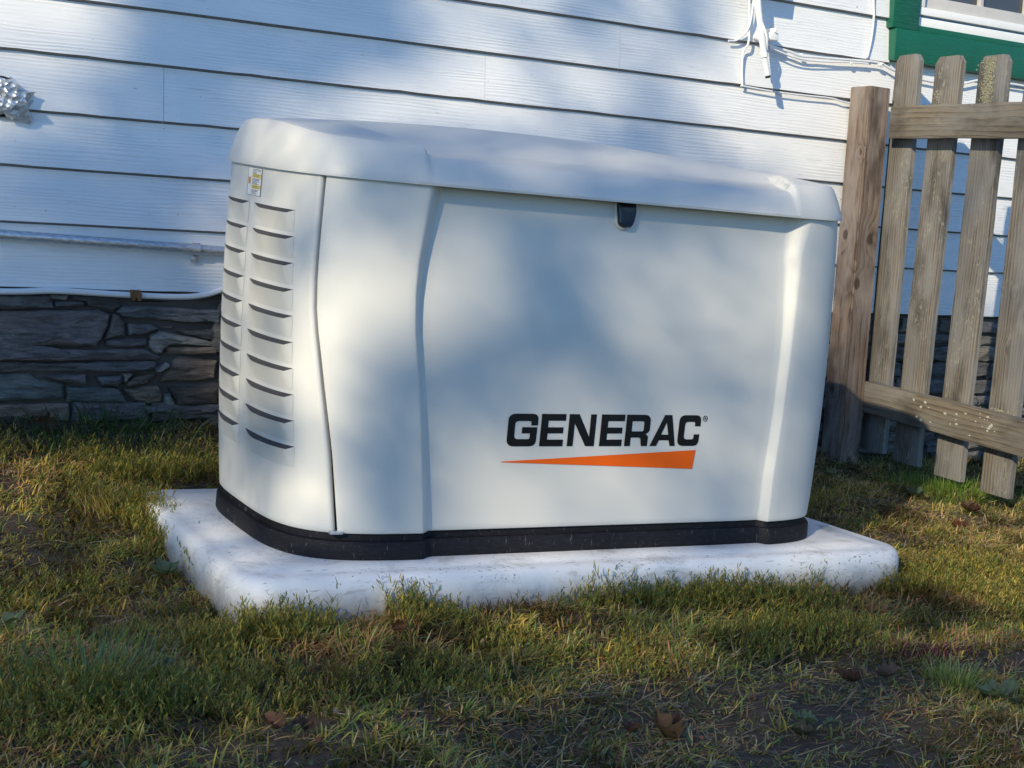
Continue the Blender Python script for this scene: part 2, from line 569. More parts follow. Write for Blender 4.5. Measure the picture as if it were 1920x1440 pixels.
butts = [0.405, 0.559, 0.689, 0.819, 0.954, 1.084, 1.213, 1.352, 1.482, 1.612, 1.742, 1.872, 2.002, 2.132, 2.262, 2.392, 2.522, 2.652, 2.782]
joints = {1: [1.72], 2: [0.62], 3: [-0.083], 4: [0.798, -1.9], 5: [1.23, -1.4], 6: [0.791, -1.7], 7: [-0.2]}
def clapboard(x0, x1, z0, z1, seed):
    n = max(2, int((x1 - x0) / 0.05))
    xs = np.linspace(x0, x1, n + 1)
    mid = (x0 + x1) / 2
    wav = (fbm(xs, xs * 0 + seed, 9.0, 4, 5) - 0.5)
    nick = (fbm(xs, xs * 0 + seed, 23.0, 2, 8) > 0.72) * 0.0008
    vs_, fs, mi = [], [], []
    for x, w, k in zip(xs, wav, nick):
        zb = z0 + w * 0.0010 + k
        yb = -0.017 + w * 0.001
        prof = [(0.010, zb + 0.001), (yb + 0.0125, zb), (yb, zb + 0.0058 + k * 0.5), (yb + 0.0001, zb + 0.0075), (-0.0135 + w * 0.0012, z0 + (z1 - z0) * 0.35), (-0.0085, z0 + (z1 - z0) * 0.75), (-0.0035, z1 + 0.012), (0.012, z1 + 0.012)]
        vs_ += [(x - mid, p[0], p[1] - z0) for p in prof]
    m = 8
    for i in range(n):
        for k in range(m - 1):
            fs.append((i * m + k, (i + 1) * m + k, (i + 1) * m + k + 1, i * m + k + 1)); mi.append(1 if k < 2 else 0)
    fs.append(tuple(range(m)))
    fs.append(tuple(range(n * m, (n + 1) * m))[::-1])
    mi += [0, 0]
    o = mesh_obj('clapboard', vs_, fs, [M_SIDING, M_UNDERSIDE], house, sharp=30, mat_idx=mi)
    o.location = (mid - HO.x, 0.0, z0)
    return o
for i, z0 in enumerate(butts):
    z1 = butts[i + 1] if i + 1 < len(butts) else z0 + 0.13
    js = joints.get(i, [random.uniform(-1.5, 0.2), random.uniform(0.6, 1.9)])
    spans = []
    xs = sorted([-5.0] + js + [-2.6 - 0.3 * (i % 4), 3.9 + 0.25 * (i % 3), 6.0])
    for a, b in zip(xs[:-1], xs[1:]):
        spans.append((a, b))
    out = []
    for a, b in spans:
        if z1 > 1.24 and z0 < 2.44:                                # leave the window free
            if b <= 2.25 or a >= 3.50: out.append((a, b))
            else:
                if a < 2.25: out.append((a, 2.262 if i == 6 else 2.25))
                if b > 3.50: out.append((3.50, b))
        else:
            out.append((a, b))
    for a, b in out:
        clapboard(a + 0.0006, b - 0.0006, z0, z1, i * 3.7 + a)

# window: casing (part) with sill, sash, stops, pane, muntins (sub-parts)
WX0, WX1, WZ0, WZ1 = 2.245 - HO.x, 3.50 - HO.x, 1.327, 2.44
mb = MB()
mb.box((WX0, -0.036, WZ0), (WX0 + 0.114, 0.02, WZ1 - 0.1), c=0.004)
mb.box((WX1 - 0.114, -0.036, WZ0), (WX1, 0.02, WZ1 - 0.1), c=0.004)
mb.box((WX0 - 0.01, -0.040, WZ1 - 0.1), (WX1 + 0.01, 0.02, WZ1), c=0.004)
window = mb.build('window', M_GREEN, house)
mb = MB(); mb.box((WX0 + 0.012, -0.043, 1.226), (WX1 - 0.012, 0.018, 1.3262), c=0.004)
mb.build('apron_board', M_GREEN, window)
mb = MB(); mb.box((WX0 + 0.116, -0.030, 1.3275), (WX1 - 0.116, 0.01, 1.347), c=0.003)
mb.build('sub_sill', M_GREEN, window)
mb = MB(); mb.box((WX0 + 0.124, -0.016, 1.3478), (WX1 - 0.124, 0.02, 1.376), c=0.002)
mb.build('sill', M_WHITE, window)
mb = MB()
mb.box((WX0 + 0.126, -0.024, 1.3835), (WX1 - 0.126, 0.02, 1.408), c=0.002)
mb.box((WX0 + 0.126, -0.024, 1.4085), (WX0 + 0.145, 0.02, WZ1 - 0.102), c=0.002)
mb.box((WX1 - 0.145, -0.024, 1.4085), (WX1 - 0.126, 0.02, WZ1 - 0.102), c=0.002)
mb.build('storm_frame', M_WHITE, window)
mb = MB()
mb.box((WX0 + 0.152, -0.006, 1.411), (WX1 - 0.152, 0.03, 1.448), c=0.002)
mb.box((WX0 + 0.152, -0.006, 1.4485), (WX0 + 0.19, 0.03, WZ1 - 0.14), c=0.002)
mb.box((WX1 - 0.19, -0.006, 1.4485), (WX1 - 0.152, 0.03, WZ1 - 0.14), c=0.002)
mb.box((WX0 + 0.152, -0.006, WZ1 - 0.139), (WX1 - 0.152, 0.03, WZ1 - 0.102), c=0.002)
mb.build('sash', M_SCREEN, window)
for k in range(3):
    xm = WX0 + 0.19 + (WX1 - WX0 - 0.38) * (k + 1) / 4.0 + 0.02
    mb = MB(); mb.box((xm - 0.008, 0.002, 1.449), (xm + 0.008, 0.02, WZ1 - 0.140), c=0.002)
    mb.build('muntin', M_SCREEN, window)
mb = MB(); mb.box((WX0 + 0.13, 0.018, 1.40), (WX1 - 0.13, 0.024, WZ1 - 0.105))
mb.build('pane', M_GLASS, window, smooth=False)
# ---- stone foundation
STONES = [[(-0.458,0.39),(-0.347,0.392),(-0.333,0.38),(-0.331,0.362),(-0.399,0.357),(-0.457,0.354)],[(-0.344,0.389),(-0.328,0.394),(-0.3,0.39),(-0.292,0.386),(-0.325,0.382),(-0.34,0.384)],[(-0.327,0.38),(-0.292,0.381),(-0.259,0.382),(-0.256,0.366),(-0.292,0.363),(-0.328,0.363)],[(-0.29,0.393),(-0.248,0.395),(-0.181,0.394),(-0.169,0.378),(-0.172,0.364),(-0.191,0.355),(-0.22,0.366),(-0.252,0.367),(-0.255,0.383),(-0.287,0.386)],[(-0.167,0.39),(-0.066,0.393),(0.08,0.391),(0.081,0.374),(-0.066,0.376),(-0.163,0.376)],[(-0.457,0.353),(-0.346,0.358),(-0.22,0.361),(-0.198,0.351),(-0.2,0.321),(-0.213,0.292),(-0.227,0.272),(-0.371,0.269),(-0.456,0.27)],[(-0.19,0.353),(-0.174,0.35),(-0.157,0.33),(-0.153,0.294),(-0.208,0.287),(-0.197,0.318)],[(-0.184,0.358),(-0.163,0.372),(-0.065,0.372),(0.078,0.367),(0.076,0.332),(-0.005,0.333),(-0.094,0.34),(-0.165,0.344)],[(-0.152,0.328),(-0.093,0.328),(-0.075,0.317),(-0.098,0.303),(-0.149,0.299)],[(-0.07,0.323),(-0.035,0.325),(-0.031,0.315),(-0.064,0.313)],[(-0.203,0.285),(-0.102,0.295),(-0.099,0.271),(-0.177,0.268),(-0.202,0.271)],[(-0.094,0.299),(-0.072,0.311),(-0.034,0.305),(0.038,0.292),(0.078,0.282),(-0.056,0.273),(-0.062,0.254),(-0.076,0.252),(-0.096,0.27)],[(-0.033,0.31),(0.077,0.318),(0.078,0.288),(0.041,0.292),(-0.004,0.307)],[(-0.052,0.27),(0.027,0.275),(0.078,0.275),(0.076,0.253),(0.013,0.25),(-0.051,0.253)],[(-0.456,0.264),(-0.262,0.265),(-0.106,0.265),(-0.066,0.247),(-0.079,0.239),(-0.288,0.235),(-0.455,0.235)],[(-0.455,0.231),(-0.288,0.232),(-0.08,0.236),(-0.082,0.218),(-0.113,0.208),(-0.288,0.208),(-0.455,0.208)],[(-0.023,0.247),(0.028,0.244),(0.08,0.239),(0.078,0.19),(0.03,0.182),(-0.067,0.182),(-0.053,0.206)],[(-0.078,0.215),(-0.049,0.232),(-0.043,0.226),(-0.06,0.211),(-0.075,0.207)],[(-0.454,0.202),(-0.38,0.204),(-0.358,0.189),(-0.301,0.18),(-0.298,0.141),(-0.368,0.137),(-0.453,0.138)],[(-0.35,0.194),(-0.299,0.203),(-0.25,0.204),(-0.249,0.178),(-0.287,0.179),(-0.32,0.186)],[(-0.226,0.197),(-0.164,0.2),(-0.161,0.183),(-0.175,0.172),(-0.214,0.176)],[(-0.16,0.205),(-0.136,0.205),(-0.149,0.186),(-0.158,0.183)],[(-0.154,0.177),(-0.13,0.197),(-0.08,0.203),(-0.103,0.18),(-0.132,0.172)],[(-0.295,0.174),(-0.18,0.171),(-0.163,0.163),(-0.145,0.131),(-0.202,0.132),(-0.294,0.135)],[(-0.159,0.166),(-0.074,0.176),(-0.061,0.156),(-0.063,0.133),(-0.096,0.129),(-0.134,0.14)],[(-0.047,0.17),(0.079,0.17),(0.081,0.125),(-0.019,0.124),(-0.034,0.15)],[(-0.055,0.15),(-0.038,0.153),(-0.026,0.132),(-0.025,0.118),(-0.057,0.124)],[(-0.112,0.127),(-0.057,0.12),(-0.007,0.106),(-0.101,0.106)],[(0.033,0.116),(0.08,0.119),(0.081,0.096),(0.04,0.103)]]
def stone(poly, y, parent, color, rough=1.0, seed=0):
    P = [Vector((p[0], p[1])) for p in poly]
    area = sum(P[i].x * P[(i + 1) % len(P)].y - P[(i + 1) % len(P)].x * P[i].y for i in range(len(P)))
    if area < 0: P = P[::-1]
    ctr = sum(P, Vector((0, 0))) / len(P)
    ring = []
    for i in range(len(P)):
        a, b = P[i], P[(i + 1) % len(P)]
        n = max(1, int((b - a).length / 0.022))
        for k in range(n):
            q = a.lerp(b, k / n)
            if k: q = q + Vector((random.uniform(-1, 1), random.uniform(-1, 1))) * 0.0016 * rough
            ring.append(q)
    n = len(ring)
    def inset(d, s):
        res = []
        for i, q in enumerate(ring):
            t = (ring[(i + 1) % n] - ring[i - 1]).normalized()
            nn = Vector((-t.y, t.x))
            res.append(ctr + (q + nn * d - ctr) * s)
        return res
    vs_, fs = [], []
    lv = [(inset(0.001, 1), 0.060), (inset(0.001, 1), 0.003), (inset(0.0032, 1), -0.005), (inset(0.007, 0.985), -0.008), (inset(0.009, 0.80), -0.009), (inset(0.009, 0.55), -0.009), (inset(0.009, 0.28), -0.009)]
    tilt = (random.uniform(-0.05, 0.05), random.uniform(-0.10, 0.06))
    for j, (rg, d) in enumerate(lv):
        for q in rg:
            nz = (float(fbm(q.x, q.y * 2.2, 26, 4, 60 + seed)) - 0.5) * 0.030 * rough if j >= 2 else 0.0
            dd = d + nz + ((q.x - ctr.x) * tilt[0] + (q.y - ctr.y) * tilt[1] if j >= 2 else 0)
            vs_.append((q.x - ctr.x, dd, q.y - ctr.y))
    for j in range(len(lv) - 1):
        for i in range(n):
            fs.append((j * n + i, j * n + (i + 1) % n, (j + 1) * n + (i + 1) % n, (j + 1) * n + i))
    vs_.append((0, lv[-1][1], 0))
    c = len(vs_) - 1
    for i in range(n):
        fs.append(((len(lv) - 1) * n + i, (len(lv) - 1) * n + (i + 1) % n, c))
    o = mesh_obj('stone', vs_, fs, M_STONE, parent, sharp=38)
    o.location = (ctr.x - HO.x, y - WALL_Y, ctr.y)
    o.color = (*color, 1)
    return o
SLATE, PURPLE, BLUE, BROWN, PALE = (0.185, 0.182, 0.185), (0.205, 0.182, 0.185), (0.170, 0.198, 0.198), (0.26, 0.205, 0.16), (0.38, 0.355, 0.32)
tone = [SLATE, PALE, SLATE, (0.13, 0.125, 0.12), (0.035, 0.033, 0.033), PURPLE, (0.22, 0.21, 0.19), (0.20, 0.21, 0.22), SLATE, BROWN, SLATE, PALE, (0.11, 0.115, 0.12), BROWN, PURPLE, SLATE, BROWN, PALE, BLUE, PURPLE, SLATE, PALE, BROWN, BLUE, BROWN, (0.12, 0.095, 0.08), PALE, (0.25, 0.245, 0.23), PURPLE]
for k, (poly, c) in enumerate(zip(STONES, tone)):
    dy = {4: 0.030, 1: 0.012, 6: 0.010, 11: 0.006, 16: 0.012, 9: 0.028}.get(k, random.uniform(-0.006, 0.008))
    stone(poly, WALL_Y - 0.006 + dy, house, c, 1.0, k)
def course_stones(x0, x1, z0, z1, h0, h1, l0, l1, seed, pal):
    r = random.Random(seed)
    z = z1
    while z > z0:
        h = r.uniform(h0, h1)
        x = x0 + r.uniform(-0.05, 0)
        while x < x1:
            L = r.uniform(l0, l1)
            b = min(x + L, x1 + 0.03)
            j = lambda s: r.uniform(-s, s) * 1.6
            g = 0.003
            poly = [(x + g + j(.003), z - h + g + j(.003)), (x + L * .5, z - h + g + j(.003)), (b - g + j(.003), z - h + g + j(.003)), (b - g + j(.004), z - h * .45), (b - g - abs(j(.006)), z - g + j(.002)), (x + L * .45, z - g + j(.003)), (x + g + abs(j(.006)), z - g + j(.002))]
            stone(poly, WALL_Y - 0.004 + r.uniform(-0.008, 0.010), house, r.choice(pal), 0.8, r.randrange(40))
            x = b
        z -= h
pal_dark = [SLATE, SLATE, PURPLE, BLUE, BROWN, (0.12, 0.12, 0.12)]
pal_pale = [(0.16, 0.155, 0.15), (0.22, 0.205, 0.18), SLATE, (0.27, 0.25, 0.22), (0.13, 0.125, 0.125), (0.19, 0.165, 0.14)]
course_stones(0.09, 1.62, -0.14, 0.397, 0.045, 0.09, 0.14, 0.36, 3, pal_dark + [(0.20, 0.19, 0.18)])
course_stones(1.66, 3.45, -0.20, 0.397, 0.036, 0.062, 0.07, 0.19, 5, pal_pale)
course_stones(-0.475, 0.12, 0.02, 0.135, 0.04, 0.07, 0.10, 0.26, 12, [SLATE, BROWN, BLUE, PURPLE])
course_stones(-1.95, -0.475, -0.05, 0.397, 0.04, 0.095, 0.14, 0.42, 8, pal_dark + [(0.20, 0.19, 0.18)])
mb = MB()
mb.box((-5.8, 0.018, -0.5), (5.2, 0.2, 0.3585))
mb.box((-5.8, 0.012, 0.359), (5.2, 0.0295, 0.402))
mb.build('foundation_mortar', M_MORTAR, house, smooth=False)

# ================================================================ fixtures on the wall
pipe = MB()
pts = [(-3.0, 1.160, 0.612), (-1.6, 1.160, 0.569), (-0.46, 1.160, 0.532), (0.08, 1.160, 0.517), (0.55, 1.160, 0.504), (0.62, 1.155, 0.495), (0.655, 1.12, 0.470), (0.66, 1.05, 0.445)]
pipe.tube(pts, 0.0115, 16)
conduit = setp(pipe.build('conduit', M_GALV), 'galvanised steel conduit pipe running along the lowest white boards left of the generator', 'conduit')
for xs_ in (0.004, -1.25):
    zc = 0.532 - (xs_ + 0.46) * 0.0278
    mb = MB()
    ring = [(0.0135 * math.sin(a), -0.0135 * math.cos(a)) for a in np.linspace(-1.75, 1.75, 14)]
    V, F = [], []
    for (dz, dy) in ring:
        for w in (-0.009, 0.009):
            V.append((xs_ + w, 1.160 + dy, zc + dz)); V.append((xs_ + w, 1.160 + dy * 1.13, zc + dz * 1.13))
    for i in range(len(ring) - 1):
        a = i * 4
        F += [(a + 1, a + 5, a + 7, a + 3), (a, a + 2, a + 6, a + 4), (a, a + 4, a + 5, a + 1), (a + 2, a + 3, a + 7, a + 6)]
    mb.add(V, F)
    mb.box((xs_ - 0.009, 1.168, zc - 0.034), (xs_ + 0.009, 1.173, zc - 0.012), c=0.001)
    mb.tube([(xs_, 1.169, zc - 0.024), (xs_, 1.163, zc - 0.024)], 0.0045, 8)
    mb.build('pipe_strap', M_GALV, conduit)

def cable(name, pts, r, label, cat='cable', y=None, mat=None, group=None):
    mb = MB()
    mb.tube(spline(pts, 6), r, 8)
    return setp(mb.build(name, mat or M_WHITEPL), label, cat, group)
cord = cable('cable', [(-3.2, 1.166, 0.404), (-1.6, 1.166, 0.402), (-0.9, 1.166, 0.397), (-0.465, 1.166, 0.399), (-0.332, 1.166, 0.4045), (-0.167, 1.166, 0.400), (-0.035, 1.166, 0.3985), (0.03, 1.166, 0.405), (0.078, 1.164, 0.421), (0.13, 1.160, 0.448), (0.22, 1.14, 0.49), (0.40, 1.02, 0.50)], 0.0075,
             'thick white cable clipped under the lowest white board beside the generator')
mb = MB()
for k in range(9):
    a = k * 0.7
    mb.box((-0.155 + 0.0028 * k, 1.152 + 0.004 * math.sin(a), 0.390 + 0.004 * math.cos(a * 2)), (-0.151 + 0.0028 * k, 1.172, 0.409 + 0.004 * math.sin(a * 3)), c=0.001)
mb.build('clip', M_RUST, cord)

wy = 1.166
cable('cable', [(2.168, wy, 1.55), (2.165, wy, 1.421), (2.173, wy, 1.355), (2.171, wy, 1.289), (2.163, wy, 1.238), (2.158, wy, 1.222)], 0.0035, 'thin white wire dropping straight down the boards just left of the green window frame', group='white wires on the wall')
cable('cable', [(1.70, wy, 1.232), (1.763, wy - .006, 1.214), (1.833, wy - .01, 1.204), (1.881, wy - .01, 1.196), (1.941, wy - .008, 1.199), (2.028, wy - .008, 1.203), (2.117, wy - .006, 1.208), (2.207, wy - .006, 1.210), (2.275, wy - .01, 1.192), (2.399, wy - .004, 1.178), (2.496, wy - .004, 1.176), (2.582, wy - .004, 1.183), (2.667, wy - .004, 1.203), (2.807, wy - .004, 1.206), (3.05, wy - .004, 1.202)], 0.0041, 'white wire sagging sideways along the boards from the hanging pipe to behind the pickets', group='white wires on the wall')
cable('cable', [(1.76, wy - .012, 1.206), (1.84, wy - .014, 1.190), (1.90, wy - .012, 1.186), (1.98, wy - .008, 1.190), (2.08, wy - .006, 1.199), (2.16, wy - .006, 1.203)], 0.0028, 'thinner white wire tied just under the sagging wire', group='white wires on the wall')
cable('cable', [(1.681, wy - .01, 1.55), (1.679, wy - .012, 1.358), (1.672, wy - .010, 1.262), (1.640, wy, 1.219), (1.606, wy, 1.211)], 0.0033, 'white wire curving left to the board edge beside the hanging pipe', group='white wires on the wall')
cable('cable', [(1.668, wy - .004, 1.55), (1.669, wy - .004, 1.356), (1.675, wy - .004, 1.278), (1.675, wy - .008, 1.213), (1.665, wy, 1.188), (1.664, wy, 1.14), (1.671, wy, 1.083)], 0.0033, 'white wire hanging left of the pipe down to the next board', group='white wires on the wall')
cable('cable', [(1.665, wy, 1.085), (1.783, wy - .001, 1.080), (1.91, wy - .001, 1.080), (2.02, wy, 1.082), (2.07, wy, 1.076), (2.13, wy + .004, 1.074)], 0.0028, 'white wire lying in the board gap level with the top of the fence post', group='white wires on the wall')
for p, r_, lab in (((1.886, 1.158, 1.197), 0.010, 'small white wire clip on the sagging wires'), ((2.085, 1.160, 1.196), 0.008, 'small white clip right of the first clip'), ((2.212, 1.158, 1.206), 0.012, 'lumpy white painted clip under the corner of the green window frame')):
    mb = MB()
    for k in range(4):
        q = Vector(p) + Vector((random.uniform(-1, 1), random.uniform(-.3, .3), random.uniform(-1, 1))) * r_ * 0.6
        s = r_ * random.uniform(0.35, 0.6)
        mb.box(q - Vector((s, s * .7, s * .6)), q + Vector((s, s * .7, s * .6)), c=s * 0.3)
    setp(mb.build('wire_clip', M_WHITE), lab, 'clip')

# utility box above the frame, its hanging pipe, and the little bracket
mb = MB(); mb.box((1.585, 1.075, 1.395), (1.70, 1.176, 1.56), c=0.004)
ubox = setp(mb.build('utility_box', M_WHITE), 'white painted utility box on the wall above the hanging pipe', 'utility box')
mb = MB(); mb.box((1.580, 1.070, 1.5605), (1.705, 1.176, 1.568), c=0.002)
mb.build('lid', M_WHITE, ubox)
mb = MB()
mb.tube([(1.640, 1.10, 1.396), (1.658, 1.10, 1.30), (1.680, 1.10, 1.215), (1.690, 1.10, 1.180)], 0.0098, 12)
mb.tube([(1.690, 1.10, 1.180), (1.693, 1.10, 1.168)], 0.0118, 12)
mb.tube([(1.693, 1.10, 1.168), (1.711, 1.10, 1.116)], [0.0085, 0.0085], 12)
hp = setp(mb.build('hanging_pipe', M_WHITE), 'short white painted pipe hanging at a slant from the wall box', 'pipe')
mb = MB(); mb.tube([(1.7112, 1.10, 1.1155), (1.7135, 1.10, 1.109)], 0.0086, 12); mb.build('pipe_end', M_DARK, hp)
cable('cable', [(1.632, 1.11, 1.396), (1.640, 1.105, 1.33), (1.655, 1.10, 1.292), (1.673, 1.092, 1.257), (1.688, 1.09, 1.225), (1.70, 1.10, 1.19)], 0.0037, 'white wire wrapped closely along the hanging pipe', group='white wires on the wall')
mb = MB()
mb.box((1.728, 1.125, 1.226), (1.763, 1.174, 1.248), c=0.002)
mb.box((1.742, 1.118, 1.2485), (1.750, 1.174, 1.262), c=0.002)
setp(mb.build('bracket', M_WHITE), 'small white box shaped bracket screwed to the boards right of the hanging pipe', 'bracket')

# crumpled foil stuffed in a hole at the left edge
bm = bmesh.new()
bmesh.ops.create_icosphere(bm, subdivisions=3, radius=1.0)
for v in bm.verts:
    n = v.co.normalized()
    d = 0.92 + 1.1 * (float(fbm(n.x * 1.3 + 5 + n.y, n.y * 1.1 + n.z * 1.6, 2.2, 3, 31)) - 0.5) + 0.22 * (random.random() - 0.5)
    v.co = Vector((n.x * 0.052 * d, n.y * 0.034 * d, n.z * 0.046 * d - 0.010 * n.x))
me = bpy.data.meshes.new('foil_plug')
bm.to_mesh(me); bm.free()
foil = link_mesh('foil_plug', me, M_FOIL)
foil.location = (-0.445, 1.168, 0.842)
setp(foil, 'crumpled silver foil plug stuffed into a hole in the white boards', 'foil')
mb = MB()
mb.tube([(0, 0.012, 0), (0, 0.004, 0)], 0.047, 24)
mb.v = [(p[0] - 0.018, p[1], p[2] + 0.006) for p in mb.v]
mb.build('hole', M_DARK, foil)

# ================================================================ FENCE
F_DIR = Vector((-0.113, -0.9936, 0)).normalized()        # from the wall towards the lawn
F_NRM = Vector((0.9936, -0.113, 0)).normalized()
F_ANG = math.atan2(F_DIR.y, F_DIR.x)
P0 = Vector((2.19, 1.068, 0))
fence = setp(empty('picket_fence', (2.15, 1.13, -0.06)), 'weathered grey picket fence with a newer brown post against the white house', 'fence')
FO = Vector((2.15, 1.13, -0.06))
mb = MB()
bm = bmesh.new()
bmesh.ops.create_cube(bm, size=1.0)
for v in bm.verts: v.co = Vector((v.co.x * 0.090, v.co.y * 0.090, (v.co.z + 0.5) * 1.29))
bmesh.ops.bevel(bm, geom=[e for e in bm.edges if abs(e.verts[0].co.z - e.verts[1].co.z) > 1], offset=0.005, segments=3, affect='EDGES')
bmesh.ops.bevel(bm, geom=[e for e in bm.edges if e.verts[0].co.z > 1.2 and e.verts[1].co.z > 1.2], offset=0.002, segments=1, affect='EDGES')
for z in np.linspace(0.1, 1.2, 18):
    bmesh.ops.bisect_plane(bm, geom=bm.verts[:] + bm.edges[:] + bm.faces[:], plane_co=(0, 0, z), plane_no=(0, 0, 1))
for v in bm.verts:
    v.co.z -= 0.0 
    if v.co.z > 1.28: v.co.z += 0.004 * math.cos(v.co.x * 40) - 0.006 * (v.co.x - v.co.y + 0.02)
me = bpy.data.meshes.new('post')
bm.to_mesh(me); bm.free()
me.polygons.foreach_set('use_smooth', [True] * len(me.polygons)); me.set_sharp_from_angle(angle=0.6)
post = link_mesh('post', me, M_POST, fence)
post.location = Vector((2.150, 1.128, -0.165)) - FO
post['label'] = 'newer brown square post with dark knots'

def picket(t0, w, top, k, seed):
    bot = -0.030 - 0.055 * t0
    h = top - bot
    r = random.Random(seed)
    c = 0.020
    zs = [0, 0.02] + list(np.linspace(0.06, h - c, 22)) + [h]
    L, R = [], []
    for z in zs:
        e = float(fbm(z, seed, 9, 3, 12)) - 0.5
        f = float(fbm(z, seed + 7, 11, 3, 14)) - 0.5
        hw = w / 2
        cut = c * 0.85 if z == h else 0
        L.append((-hw + cut + e * 0.006, z)); R.append((hw - cut + f * 0.006, z))
    vs_, fs = [], []
    n = len(zs)
    th = 0.019
    for (a, z), (b, _) in zip(L, R):
        vs_ += [(a, -th / 2 + 0.001, z), (a + 0.003, -th / 2, z), (b - 0.003, -th / 2, z), (b, -th / 2 + 0.001, z), (b, th / 2, z), (a, th / 2, z)]
    for i in range(n - 1):
        for q in range(6):
            fs.append((i * 6 + q, i * 6 + (q + 1) % 6, (i + 1) * 6 + (q + 1) % 6, (i + 1) * 6 + q))
    fs.append((0, 5, 4, 3, 2, 1)); fs.append(tuple(range((n - 1) * 6, n * 6)))
    o = mesh_obj('picket', vs_, fs, M_PICKET, fence, sharp=30)
    base = P0 + F_DIR * (t0 - k * (top - bot)) + F_NRM * (0.0385 + 0.0105)
    # local x runs along the fence towards the lawn, local y away from the rails
    X, Y = F_DIR, F_NRM
    zx = F_DIR * k + Vector((0, 0, 1))
    M = Matrix(((X.x, Y.x, zx.x, base.x - FO.x), (X.y, Y.y, zx.y, base.y - FO.y), (0, 0, 1, bot - FO.z), (0, 0, 0, 1)))
    o.matrix_local = M
    return o, h
pk = [(0.004, 0.114, 1.232, 0.010, 1), (0.199, 0.117, 1.213, 0.030, 2), (0.397, 0.117, 1.198, 0.028, 3), (0.590, 0.116, 1.185, 0.020, 4), (0.775, 0.115, 1.172, 0.015, 5), (0.965, 0.115, 1.160, 0.01, 6), (1.155, 0.116, 1.147, -0.005, 7), (1.345, 0.115, 1.133, 0.012, 8), (1.535, 0.115, 1.120, 0.0, 9)]
pickets = [picket(*a) for a in pk]

def lichen(parent, cx, z0, z1, w, n, seed):
    r = random.Random(seed)
    mb = MB()
    for _ in range(n):
        x, z = cx + r.gauss(0, w * 0.35), r.uniform(z0, z1)
        s = r.uniform(0.0010, 0.0034)
        m = 6
        a0 = r.uniform(0, 6.28)
        y = -0.0095
        tip = Vector((x + r.uniform(-1, 1) * s * .5, y - s * r.uniform(0.5, 1.1), z + r.uniform(-1, 1) * s * .5))
        V = [(x + math.cos(a0 + 6.283 * q / m) * s * r.uniform(.6, 1.3), y, z + math.sin(a0 + 6.283 * q / m) * s * r.uniform(.6, 1.3)) for q in range(m)]
        W = [(p[0] + (tip.x - p[0]) * 0.3, y - s * r.uniform(0.3, 1.0), p[2] + (tip.z - p[2]) * 0.3) for p in V]
        F = [(q, (q + 1) % m, m + (q + 1) % m, m + q) for q in range(m)] + [(m + q, m + (q + 1) % m, 2 * m) for q in range(m)]
        mb.add(V + W + [tip], F)
    o = mb.build('lichen', M_LICHEN, parent, sharp=20)
    o['kind'] = 'stuff'
    return o
h2 = pickets[2][1]; h1 = pickets[1][1]; h3 = pickets[3][1]; h0 = pickets[0][1]
lichen(pickets[2][0], -0.014, h2 - 0.175, h2 - 0.006, 0.040, 700, 1)
lichen(pickets[2][0], -0.005, h2 - 0.185, h2 - 0.14, 0.075, 150, 2)
lichen(pickets[1][0], -0.036, h1 - 0.20, h1 - 0.10, 0.03, 60, 3)
lichen(pickets[3][0], -0.010, 0.19, 0.245, 0.09, 300, 6)
lichen(pickets[4][0], -0.035, h3 - 0.19, h3 - 0.03, 0.05, 80, 8)

def rail(t0, t1, z_at, slope):
    L = t1 - t0
    n = 30
    vs_, fs = [], []
    hw, th = 0.050, 0.038
    for i in range(n + 1):
        x = L * i / n
        e = (float(fbm(x, z_at * 9, 6, 3, 17)) - 0.5) * 0.006
        f = (float(fbm(x, z_at * 5 + 3, 7, 3, 18)) - 0.5) * 0.005
        vs_ += [(x, 0.0015, -hw + e), (x, 0, -hw + 0.003 + e), (x, 0, hw - 0.003 + f), (x, 0.0015, hw + f), (x, th, hw + f), (x, th, -hw + e)]
    for i in range(n):
        for q in range(6):
            fs.append((i * 6 + q, (i + 1) * 6 + q, (i + 1) * 6 + (q + 1) % 6, i * 6 + (q + 1) % 6))
    fs.append((0, 1, 2, 3, 4, 5)); fs.append(tuple(range(n * 6, n * 6 + 6))[::-1])
    o = mesh_obj('rail', vs_, fs, M_RAIL, fence, sharp=30)
    b = P0 + F_DIR * t0
    X = Vector((F_DIR.x, F_DIR.y, slope)); Y = F_NRM
    o.matrix_local = Matrix(((X.x, Y.x, 0, b.x - FO.x), (X.y, Y.y, 0, b.y - FO.y), (slope, 0, 1, z_at - FO.z), (0, 0, 0, 1)))
    return o
rail(-0.006, 1.75, 1.0185, -0.068)
low = rail(-0.024, 1.75, 0.145, -0.066)
mb = MB()
r = random.Random(4)
for _ in range(26):
    x, z, s = r.uniform(0.25, 0.62), r.uniform(-0.03, 0.044), r.uniform(0.002, 0.007)
    V = [(x + math.cos(6.283 * q / 7) * s * r.uniform(.7, 1.4), -0.0004, z + math.sin(6.283 * q / 7) * s * 0.6 * r.uniform(.7, 1.4)) for q in range(7)]
    mb.add(V + [(x, -0.002, z)], [(q, (q + 1) % 7, 7) for q in range(7)])
mb.build('lichen', mat_plain('grey_lichen', (0.40, 0.40, 0.36), 0.9), low)['kind'] = 'stuff'

